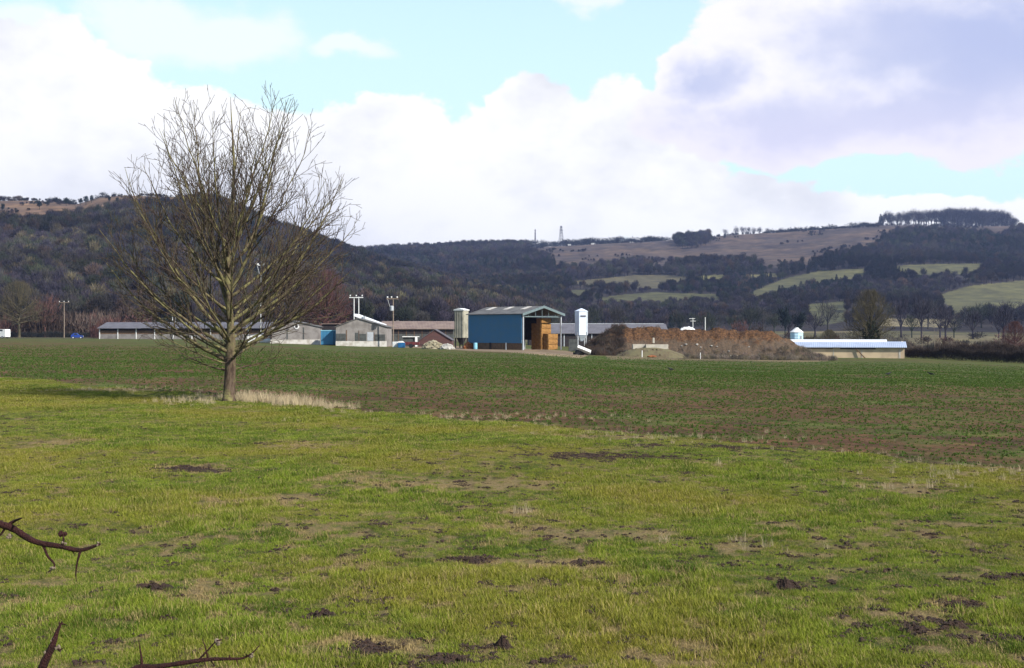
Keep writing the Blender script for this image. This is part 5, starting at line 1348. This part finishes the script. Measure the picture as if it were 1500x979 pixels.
# --- masts on the ridge
def lattice(px, d, ytop, wb, label, arms=(), name='lattice_mast', r=.22, rungs=9, disks=False):
    c = W(px, d); h = zz(ytop, d)-c.z; o = empty(name, c, R(20), label=label, cat='mast'); m = MB(); wt = wb*.22
    cs = [(sx, sy) for sx in (-1, 1) for sy in (-1, 1)]
    for sx, sy in cs: m.tube([(sx*wb/2, sy*wb/2, 0), (sx*wt/2, sy*wt/2, h)], r, 4)
    for k in range(rungs):
        t0, t1 = k/rungs, (k+1)/rungs; w0 = wb+(wt-wb)*t0; w1 = wb+(wt-wb)*t1
        for s in (-1, 1):
            m.tube([(-w0/2, s*w0/2, h*t0), (w1/2, s*w1/2, h*t1)], r*.7, 4); m.tube([(s*w0/2, -w0/2, h*t0), (s*w1/2, w1/2, h*t1)], r*.7, 4); m.tube([(w0/2, s*w0/2, h*t0), (-w1/2, s*w1/2, h*t1)], r*.7, 4)
    m.build('tower', M['lattice'], o)
    for z, L in arms:
        MB().add
        a = MB(); a.tube([(-L, 0, h*z), (0, 0, h*z+1.2), (L, 0, h*z)], r, 4); a.tube([(-L, 0, h*z), (L, 0, h*z)], r, 4); a.build('arm', M['lattice'], o)
    if disks:
        for k in range(4): MB().lathe([(1.5, 0), (1.5, 1.7)], 8, (0, 0, h*(.45+.15*k))).build('antenna', M['lattice'], o)
lattice(784, R1*.955, 336, 3.2, 'narrow antenna mast on the far ridge, left of the pylon', disks=True, r=.26)
lattice(822, R1*.955, 331, 9, 'lattice pylon with cross arms on the far ridge, right of the narrow mast', ((.93, 3.2), (.78, 4.2)), 'pylon', r=.34, rungs=7)

# --- houses far behind
def house(px, d, wpx, hpx, label, wall='white', rz=0, name='house', base=None):
    c = W(px, d); w = wpx*d/F; h = hpx*d/F; D = w*.7; o = empty(name, c, rz, label=label, cat='house'); e = h*.62
    MB().prism([(-D/2, -1), (D/2, -1), (D/2, e), (0, h), (-D/2, e)], 'x', -w/2, w/2).build('wall', M[wall], o)
    s = MB()
    for sg in (-1, 1):
        s.add([(-w/2-.3, sg*(D/2+.3), e-.1), (w/2+.3, sg*(D/2+.3), e-.1), (w/2+.3, 0, h+.12), (-w/2-.3, 0, h+.12), (-w/2-.3, sg*(D/2+.3), e+.1), (w/2+.3, sg*(D/2+.3), e+.1), (w/2+.3, 0, h+.35), (-w/2-.3, 0, h+.35)],
              [[0, 3, 2, 1], [4, 5, 6, 7], [0, 1, 5, 4], [1, 2, 6, 5], [2, 3, 7, 6], [3, 0, 4, 7]])
    rf = s.build('roof', M['slate'], o); MB().box(w*.3, w*.3+.8, -.4, .4, h+.1, h+1.5).build('chimney', M['red_brick'], rf)
    for i in range(3):
        x = -w/2+w*(i+.5)/3
        for z in (e*.2, e*.62): MB().box(x-w*.05, x+w*.05, -D/2-.08, -D/2-.01, z, z+e*.2).build('window', M['glass'], o)
house(575, 560, 22, 22, 'white cottage with slate roof seen beyond the brown roofed shed', rz=R(60))
house(633, 600, 14, 17, 'smaller pale cottage half hidden in trees left of the old silo', rz=R(-30))
house(746, 900, 17, 9, 'far small house with pale roof on the slope above the blue barn', rz=R(20))
house(536, 420, 8, 22, 'small white gabled hut behind the shrub right of the twin poles', rz=R(80))
for k, (px, w_) in enumerate(((834, 5), (868, 5), (925, 6), (978, 6), (985, 5), (1043, 6), (1058, 5), (1063, 5))):
    c = W(px, R1*.94); o = empty('caravan', c, 0, label='tiny white vehicle parked along the top of the ridge', cat='vehicle', group='white vehicles along the ridge')
    m = MB(); m.box(-3, 3, -1.2, 1.2, .5, 2.9); m.build('body', M['white'], o, bevel=.25)
    MB().box(-2, 2, -1.28, -1.21, 1.6, 2.3).build('window', M['glass'], o)
    for sx in (-1.8, 1.8): mm = MB(); mm.tube([(sx, -1.25, .4), (sx, 1.25, .4)], .4, 8); mm.build('wheel', M['tyre'], o)

# --- vehicles far left
def car(px, d, label, mat, L=4.0, H=1.45, Wd=1.75, rz=0, name='parked_car', cat='car', van=False):
    c = W(px, d); o = empty(name, c, rz, label=label, cat=cat)
    if van: prof = [(-L/2, .35), (L/2, .35), (L/2, .95), (L/2-.35, 1.15), (L/2-.9, H), (-L/2+.1, H), (-L/2, H-.25)]
    else: prof = [(-L/2, .3), (L/2, .3), (L/2, .75), (L/2-.9, .92), (L/2-1.5, H-.02), (L/2-1.9, H), (-L/2+.7, H), (-L/2+.15, 1.0), (-L/2, .85)]
    MB().prism([(x, z) for x, z in prof], 'y', -Wd/2, Wd/2).build('body', mat, o, bevel=.06)
    z0 = H-.5
    MB().prism([(-L/2+.75, z0), (L/2-1.35, z0), (L/2-1.65, H-.1), (-L/2+.95, H-.1)], 'y', -Wd/2-.02, Wd/2+.02).build('window', M['glass'], o)
    for sx in (-L*.31, L*.31):
        for sy in (-1, 1):
            w_ = MB(); w_.tube([(sx, sy*(Wd/2-.18), .31), (sx, sy*(Wd/2+.03), .31)], .31, 16); wh = w_.build('wheel', M['tyre'], o)
            r_ = MB(); r_.tube([(sx, sy*(Wd/2+.031), .31), (sx, sy*(Wd/2+.045), .31)], .18, 12); r_.build('rim', M['steel'], wh)
    for sy in (-.6, .6): MB().box(L/2-.01, L/2+.03, sy-.15, sy+.15, .6, .75).build('headlight', M['white'], o)
car(113, 330, 'small royal blue car parked in front of the brushwood at the far left', M['royal'], 3.0, 1.45, 1.7, R(15))
car(0, 345, 'white van half cut off by the left edge of the photo', M['white'], 5.2, 2.4, 2.0, R(160), 'parked_van', 'van', True)
# farm gate / pale rails far left replaced by nothing: not readable in the photo

# --- rooks on the field
def bird(px, py, rz, label, s=1.):
    p = hit(px, py); o = empty('rook', p, rz, label=label, cat='bird')
    bm = bmesh.new()
    secs = [(-.24, .20, .012, .010), (-.14, .21, .035, .022), (-.05, .22, .062, .060), (.05, .235, .068, .072), (.12, .26, .050, .055), (.16, .30, .036, .038), (.20, .325, .034, .034), (.235, .325, .016, .016), (.30, .30, .003, .003)]
    rings = []
    for x, z, w, h in secs: rings.append([bm.verts.new((x, w*math.cos(a*math.pi/4), z+h*math.sin(a*math.pi/4))) for a in range(8)])
    for i in range(len(rings)-1):
        for a in range(8): bm.faces.new([rings[i][a], rings[i][(a+1) % 8], rings[i+1][(a+1) % 8], rings[i+1][a]])
    bm.faces.new(rings[0][::-1]); bm.faces.new(rings[-1])
    me = bpy.data.meshes.new('body'); bm.to_mesh(me); bm.free(); me.materials.append(M['feather']); b = link('body', me, o)
    md = b.modifiers.new('sub', 'SUBSURF'); md.levels = 1; md.render_levels = 1
    for sy in (-1, 1):
        MB().prism([(-.20, .205), (-.02, .185), (.10, .22), (.08, .27), (-.06, .27)], 'y', sy*.072-.006, sy*.072+.006).build('wing', M['feather'], o)
        MB().tube([(0.01, sy*.025, .19), (.02, sy*.03, .09), (.0, sy*.03, 0), (.06, sy*.035, .003)], .007, 5).build('leg', M['tyre'], o)
    o.scale = (s*1.05, s*1.05, s*1.05)
bird(1301, 553, .3, 'black rook standing on the green field, left of the pair at the right')
bird(1364, 553, 2.6, 'black rook standing on the green field, right of the pair at the right')
bird(983, 546, 3.4, 'single black rook on the field in front of the muck heap')

# --- molehills
def molehill(px, py, wpx, hpx, seed, label, flat=1.):
    c = hit(px, py); s = c.y/F; w = wpx*s/2; h = max(.03, hpx*s*.75); g = random.Random(seed); mb = MB()
    n, m_ = 36, 12; vs = [(0, 0, h)]; fs = []
    gx, gy = (hz(c.x+.15, c.y)-hz(c.x-.15, c.y))/.3, (hz(c.x, c.y+.15)-hz(c.x, c.y-.15))/.3
    lift = np.array([height(c.x+np.cos(2*np.pi*np.arange(n)/n)*w*(j/m_), c.y+np.sin(2*np.pi*np.arange(n)/n)*w*.62*(j/m_))-c.z for j in range(m_+1)])
    qn = [fbm(np.cos(2*np.pi*np.arange(n)/n)*w*(j/m_)*26+seed, np.sin(2*np.pi*np.arange(n)/n)*w*.62*(j/m_)*26, 3)-.5 for j in range(m_+1)]
    for j in range(1, m_+1):
        t = j/m_
        for i in range(n):
            a = 2*math.pi*i/n; rr = t*(1+.25*math.sin(a*2+seed)+.12*math.sin(a*5+seed*2)); x, y = rr*w*math.cos(a), rr*w*.62*math.sin(a)
            q = float(qn[j][i])
            z = h*(1-t**1.6)*(1+1.5*q)+.018*q*2 - (.03 if j == m_ else 0)
            vs.append((x, y, float(lift[j, i])+max(z, -.03)))
    for i in range(n): fs.append([0, 1+i, 1+(i+1) % n])
    for j in range(m_-1):
        for i in range(n): a = 1+j*n; fs.append([a+i, a+n+i, a+n+(i+1) % n, a+(i+1) % n])
    mb.add(vs, fs)
    for k in range(int(30*min(1.6, w*5))):
        a = g.uniform(0, 6.28); t = g.random()**.6*1.15; x, y = t*w*math.cos(a), t*w*.62*math.sin(a)
        mb.rock((x, y, gx*x+gy*y+h*max(0, 1-t**1.6)+.004), g.uniform(.006, .022), seed*91+k)
    o = mb.build('molehill', M['soil']); o.location = c; tag(o, label, 'molehill', 'molehills in the meadow')
for a in ((225, 863, 56, 11, 1, 'elongated dark molehill with straw scattered to its right, left foreground'), (247, 911, 34, 12, 2, 'small peaked molehill near the bottom left, below the elongated one'),
          (474, 904, 46, 14, 3, 'dark rounded molehill in the lower meadow, left of centre'), (737, 950, 30, 24, 4, 'tall crumbly molehill at the bottom middle'),
          (1151, 862, 40, 20, 5, 'lone dark molehill in the right half of the meadow'), (1338, 925, 44, 12, 6, 'dark molehill at the lower right, left of two neighbours'),
          (1396, 920, 40, 15, 7, 'dark molehill at the lower right, right of its close neighbour'), (664, 970, 70, 10, 8, 'wide flat molehill cut by the bottom edge, middle of the photo'),
          (278, 689, 84, 5, 9, 'flat distant molehill spread out below the tree'), (688, 823, 56, 7, 10, 'low scattered molehill in the middle of the meadow'),
          (404, 866, 14, 6, 11, 'tiny molehill between two larger ones on the left'), (1113, 976, 40, 12, 12, 'molehill cut by the bottom edge, right of the middle'),
          (1301, 839, 16, 7, 13, 'tiny molehill in the right half above the dark group'), (800, 972, 40, 9, 14, 'low molehill at the bottom edge just right of the tall crumbly one'),
          (361, 898, 14, 6, 15, 'tiny clod of soil left of the rounded molehill'), (1402, 890, 34, 9, 16, 'low crumbly molehill above the pair at the lower right'),
          (1492, 846, 26, 9, 17, 'molehill at the right edge of the meadow'), (860, 668, 60, 4, 18, 'flat worn molehill near the field boundary'), (570, 880, 16, 5, 19, 'tiny flat molehill right of the rounded one')):
    molehill(*a)

# --- bramble stems close to the camera
def P3(px, py, d): return Vector(((px-750)/F*d, d, EYE-(py-HOR)/F*d))
def bramble(label, main, twigs, buds, thorns, d0):
    root = main[0][0]; o = empty('bramble_stem', (root.x, root.y, root.z), 0, label=label, cat='bramble')
    off = Vector(root)
    m = MB(); pts = [p-off for p, r in main]; rad = [r for p, r in main]
    # densify with a smooth curve
    def dens(pts, rad, k=5):
        P_, R_ = [], []; n = len(pts); T = []
        for i in range(n):
            a_, b_ = pts[max(i-1, 0)], pts[min(i+1, n-1)]; l = min([(pts[i]-pts[j]).length for j in (i-1, i+1) if 0 <= j < n]); T.append((b_-a_).normalized()*l)
        for i in range(n-1):
            for j in range(k):
                u = j/k; h = (2*u**3-3*u*u+1, u**3-2*u*u+u, -2*u**3+3*u*u, u**3-u*u)
                P_.append(pts[i]*h[0]+T[i]*h[1]+pts[i+1]*h[2]+T[i+1]*h[3]); R_.append((rad[i]*(1-u)+rad[i+1]*u)*random.uniform(.93, 1.07))
        return P_+[pts[-1]], R_+[rad[-1]]
    P_, R_ = dens(pts, rad); m.tube(P_, R_, 8); m.build('stem', M['bramble'], o, smooth=True)
    for tw in twigs:
        q, rr = dens([p-off for p, r in tw], [r for p, r in tw], 4); MB().tube(q, rr, 6).build('side_shoot', M['bramble'], o, smooth=True)
    for (p, r) in buds:
        b = MB()
        for k in range(4): b.rock(p-off+Vector((random.uniform(-1, 1), random.uniform(-1, 1), random.uniform(-1, 1)))*r*.8, r*random.uniform(.4, .8), int(p.x*1e4)+k, 1.1)
        b.build('bud', M['bud'] if r < .0045 else M['bramble'], o)
    th = MB()
    for k in range(thorns):
        i = random.randrange(1, len(P_)-1); p = P_[i]; a = random.uniform(0, 6.28); dr = Vector((math.cos(a)*.4, math.cos(a*2), math.sin(a))).normalized()
        th.tube([p, p+dr*.004, p+dr*.009+Vector((.002, 0, -.002))], [.0014, .0009, .0001], 5)
    th.build('thorns', M['bramble'], o, smooth=True)
d = 1.75; g0 = -.05
def gp(x, y): return Vector((x, y, hz(x, y)-.03))
bramble('dark red bramble stem reaching in from the left edge',
        [(gp(-1.15, 1.5), .007), (Vector((-1.02, 1.55, .9)), .006), (Vector((-.90, 1.65, 1.7)), .0055), (P3(-40, 757, d), .0052), (P3(0, 768, d), .0048), (P3(20, 775, d), .0046), (P3(50, 793, d), .0040), (P3(85, 800, d), .0034), (P3(118, 806, d), .0028), (P3(147, 797, d), .0016)],
        [[(P3(10, 770, d), .0028), (P3(22, 763, d), .002), (P3(32, 759, d-.02), .001)], [(P3(62, 795, d), .0022), (P3(70, 815, d), .0018), (P3(80, 828, d), .0014), (P3(71, 838, d), .0008)],
         [(P3(118, 806, d), .0022), (P3(113, 825, d), .0014), (P3(111, 842, d), .0010), (P3(112, 852, d), .0004)], [(P3(92, 801, d), .0016), (P3(93, 790, d), .0014), (P3(91, 780, d), .0010)], [(P3(10, 770, d), .002), (P3(2, 782, d), .0015), (P3(-6, 790, d), .001)]],
        [(P3(92, 779, d), .0052), (P3(78, 831, d), .0038), (P3(14, 786, d), .0035), (P3(145, 796, d), .003), (P3(94, 797, d), .003)], 26, d)
d = 1.55
bramble('purplish bramble shoot poking up at the bottom left corner',
        [(gp(-.72, 1.5), .008), (Vector((-.66, 1.52, .8)), .007), (P3(35, 1080, d), .0060), (P3(62, 979, d), .0052), (P3(76, 948, d), .0042), (P3(84, 925, d), .0024), (P3(91, 911, d), .0009)],
        [[(P3(78, 945, d), .0016), (P3(87, 952, d), .0012), (P3(92, 950, d), .0008)]], [(P3(86, 951, d), .0042), (P3(77, 937, d), .0028), (P3(69, 957, d), .003)], 12, d)
d = 1.65
bramble('thin dark bramble tip with upright shoots along the bottom edge',
        [(gp(-.60, 1.6), .006), (Vector((-.55, 1.62, .9)), .0055), (P3(150, 1060, d), .0045), (P3(195, 982, d), .0040), (P3(230, 977, d), .0036), (P3(270, 971, d), .0030), (P3(308, 966, d), .0026), (P3(352, 965, d), .0016), (P3(368, 958, d), .0011), (P3(380, 946, d), .0006)],
        [[(P3(208, 979, d), .0022), (P3(207, 962, d), .0016), (P3(203, 938, d), .0005)], [(P3(290, 968, d), .0016), (P3(305, 952, d), .0012), (P3(316, 940, d), .0010), (P3(325, 937, d), .0008)], [(P3(305, 966, d), .0014), (P3(300, 946, d), .0009), (P3(296, 936, d), .0005)]],
        [(P3(317, 940, d), .0042), (P3(368, 960, d), .0026)], 16, d)

# ------------------------------------------------------------------ haze
def haze():
    m = bpy.data.materials.new('air'); m.use_nodes = True; nt = NT(m.node_tree)
    for nd in list(nt.n):
        if nd.type != 'OUTPUT_MATERIAL': nt.n.remove(nd)
    v = nt.new('ShaderNodeVolumePrincipled'); v.inputs['Color'].default_value = (.48, .60, 1., 1); v.inputs['Density'].default_value = HAZE_DENSITY; v.inputs['Anisotropy'].default_value = .2
    out = [x for x in nt.n if x.type == 'OUTPUT_MATERIAL'][0]; nt.l.new(v.outputs[0], out.inputs['Volume'])
    mb = MB(); mb.box(-5600, 5600, -5600, 5600, -6, 262); o = mb.build('haze', m); tag(o, 'thin blue air between the farm and the hills', 'haze', kind='stuff')
HAZE_DENSITY = .00007
haze()

# ------------------------------------------------------------------ sky, sun, camera
SUN_AZ, SUN_EL = R(128), R(36)      # clockwise from the view direction
sd = Vector((math.sin(SUN_AZ)*math.cos(SUN_EL), math.cos(SUN_AZ)*math.cos(SUN_EL), math.sin(SUN_EL)))
li = bpy.data.lights.new('sun', 'SUN'); li.energy = 5.; li.angle = R(.5); li.color = (1., .955, .88)
lo = bpy.data.objects.new('sun', li); root_col.objects.link(lo); lo.rotation_euler = sd.to_track_quat('Z', 'Y').to_euler()

def sky():
    w = bpy.data.worlds.new('World'); scene.world = w; w.use_nodes = True; nt = NT(w.node_tree); bg = nt.n['Background']
    st = nt.new('ShaderNodeTexSky', sky_type='NISHITA'); st.sun_disc = False; st.sun_elevation = SUN_EL; st.sun_rotation = SUN_AZ; st.air_density = 1.; st.dust_density = .6; st.ozone_density = 1.4
    D = nt.new('ShaderNodeTexCoord').outputs['Generated']; sp = nt.new('ShaderNodeSeparateXYZ'); nt.put(sp.inputs[0], D)
    az = nt.math('ARCTAN2', sp.outputs[0], sp.outputs[1])
    hl = nt.math('SQRT', nt.math('ADD', nt.math('MULTIPLY', sp.outputs[0], sp.outputs[0]), nt.math('MULTIPLY', sp.outputs[1], sp.outputs[1])))
    el = nt.math('ARCTAN2', sp.outputs[2], hl)
    uv = nt.new('ShaderNodeCombineXYZ'); nt.put(uv.inputs[0], az); nt.put(uv.inputs[1], el); uv = uv.outputs[0]
    uvs = nt.vmath('MULTIPLY', uv, (1., 1.45, 1.))
    def ang(px, py):
        a = math.atan((px-750)/F); return a, math.atan((HOR-py)/F*math.cos(a))
    wn = nt.new('ShaderNodeTexNoise'); nt.put(wn.inputs['Vector'], uvs); wn.inputs['Scale'].default_value = 9.; wn.inputs['Detail'].default_value = 7; wn.inputs['Roughness'].default_value = .58
    warp = nt.vmath('MULTIPLY', nt.vmath('SUBTRACT', wn.outputs['Color'], (.5, .5, .5)), (.10, .06, 0))
    uw = nt.vmath('ADD', uv, warp)
    def blob(px, py, rx, ry):
        a, e = ang(px, py); v = nt.vmath('MULTIPLY', nt.vmath('SUBTRACT', uw, (a, e, 0)), (F/rx, F/ry, 0))
        return nt.math('SUBTRACT', 1., nt.vmath('LENGTH', v))
    def union(lst):
        r = None
        for b in lst:
            q = blob(*b); r = q if r is None else nt.math('MAXIMUM', r, q)
        return r
    n_big = nt.noise(uvs, 14., 8, .58); n_mid = nt.noise(uvs, 30., 6, .6); n_soft = nt.noise(uvs, 5., 5, .5)
    # white cumulus bank
    A = union([(-60, 150, 260, 110), (80, 130, 170, 85), (60, 330, 420, 170), (250, 190, 90, 75), (300, 230, 160, 90), (440, 260, 280, 110), (550, 215, 130, 78), (650, 290, 200, 120), (790, 200, 90, 95), (880, 190, 90, 85), (720, 310, 300, 130), (930, 280, 160, 100), (1100, 300, 120, 55), (1160, 325, 240, 42), (1350, 342, 260, 48), (1700, 360, 400, 70), (-400, 250, 400, 200)])
    # clouds overlapping from further round the sky, all horizon long
    a0 = nt.math('ADD', A, nt.math('MULTIPLY', nt.math('SUBTRACT', n_big, .5), .9))
    a0 = nt.math('ADD', a0, nt.math('MULTIPLY', nt.math('SUBTRACT', n_mid, .5), .45))
    mA = nt.ramp(a0, .0, .13)
    # soft lavender cloud, upper right
    B = union([(1330, 60, 310, 150), (1500, 110, 400, 130), (1150, 165, 210, 80), (1060, 105, 100, 70), (1330, 175, 300, 60), (1800, 60, 500, 170)])
    b0 = nt.math('ADD', nt.math('ADD', B, nt.math('MULTIPLY', nt.math('SUBTRACT', n_big, .5), .9)), nt.math('MULTIPLY', nt.math('SUBTRACT', n_mid, .5), .35))
    mB = nt.ramp(b0, .0, .13)
    # thin pale veils
    C = union([(230, 35, 130, 60), (330, 45, 170, 60), (860, -5, 70, 26), (20, 85, 90, 30), (520, 65, 80, 20), (30, 40, 60, 30)])
    mC = nt.math('MULTIPLY', nt.ramp(nt.math('ADD', C, nt.math('MULTIPLY', nt.math('SUBTRACT', n_mid, .5), .8)), .0, .55), .75)
    # elsewhere in the sky: broken cloud so that light and reflections come from a like sky
    back = nt.ramp(nt.math('ABSOLUTE', az), .55, .85)
    mD = nt.math('MULTIPLY', nt.math('MULTIPLY', nt.ramp(nt.noise(uvs, 3.2, 7, .6), .52, .62), back), nt.ramp(el, 1.2, .8))
    S = SKY_STRENGTH
    blue = nt.mix(1., st.outputs[0], (SKY_TINT[0]*S, SKY_TINT[1]*S, SKY_TINT[2]*S), 'MULTIPLY')
    shade = nt.ramp(nt.math('ADD', nt.math('MULTIPLY', n_soft, .85), nt.math('MULTIPLY', n_mid, .2)), .47, .68)
    lowel = nt.ramp(el, .17, .03)
    cw = nt.mix(nt.math('MULTIPLY', shade, .8), (.72, .72, .73), (.50, .515, .57))
    cw = nt.mix(nt.math('MULTIPLY', lowel, nt.ramp(az, .1, -.35, .15, .75)), cw, (.54, .56, .65))
    core = nt.ramp(nt.math('ADD', b0, nt.math('MULTIPLY', nt.math('SUBTRACT', n_soft, .5), 1.2)), .10, .75); under = nt.ramp(el, .20, .13, 0, 1)
    cb = nt.mix(nt.math('MULTIPLY', core, nt.ramp(n_soft, .25, .6, .65, 1.)), (.67, .66, .71), (.35, .39, .57))
    cb = nt.mix(nt.math('MULTIPLY', under, .55), cb, (.60, .57, .68))
    blue = nt.mix(nt.ramp(el, .60, .0, 0., 1.05), blue, (.50, .67, .69))
    c = nt.mix(mC, blue, (.66, .68, .74)); c = nt.mix(mA, c, cw); c = nt.mix(mB, c, cb); c = nt.mix(mD, c, (.36, .38, .42))
    c = nt.mix(nt.ramp(sp.outputs[2], -.005, -.03), c, (.10, .11, .08))
    nt.put(bg.inputs[0], c); bg.inputs[1].default_value = 1.
    w.cycles.sampling_method = 'MANUAL'; w.cycles.sample_map_resolution = 512
SKY_STRENGTH = .15
SKY_TINT = (1., 1., 1.)
sky()

cam = bpy.data.cameras.new('camera'); co = bpy.data.objects.new('camera', cam); root_col.objects.link(co); scene.camera = co
co.location = (0, 0, EYE); co.rotation_euler = (R(90), 0, 0); cam.sensor_width = 36; cam.lens = 36*F/1500
cam.shift_y = (489.5-HOR)/1500*-1; cam.clip_start = .05; cam.clip_end = 12000
scene.view_settings.view_transform = 'Standard'; scene.view_settings.look = 'None'; scene.view_settings.exposure = .65; scene.view_settings.gamma = 1; scene.view_settings.use_curve_mapping = False
scene.cycles.volume_bounces = 0; scene.cycles.max_bounces = 6; scene.cycles.diffuse_bounces = 3; scene.cycles.transparent_max_bounces = 4
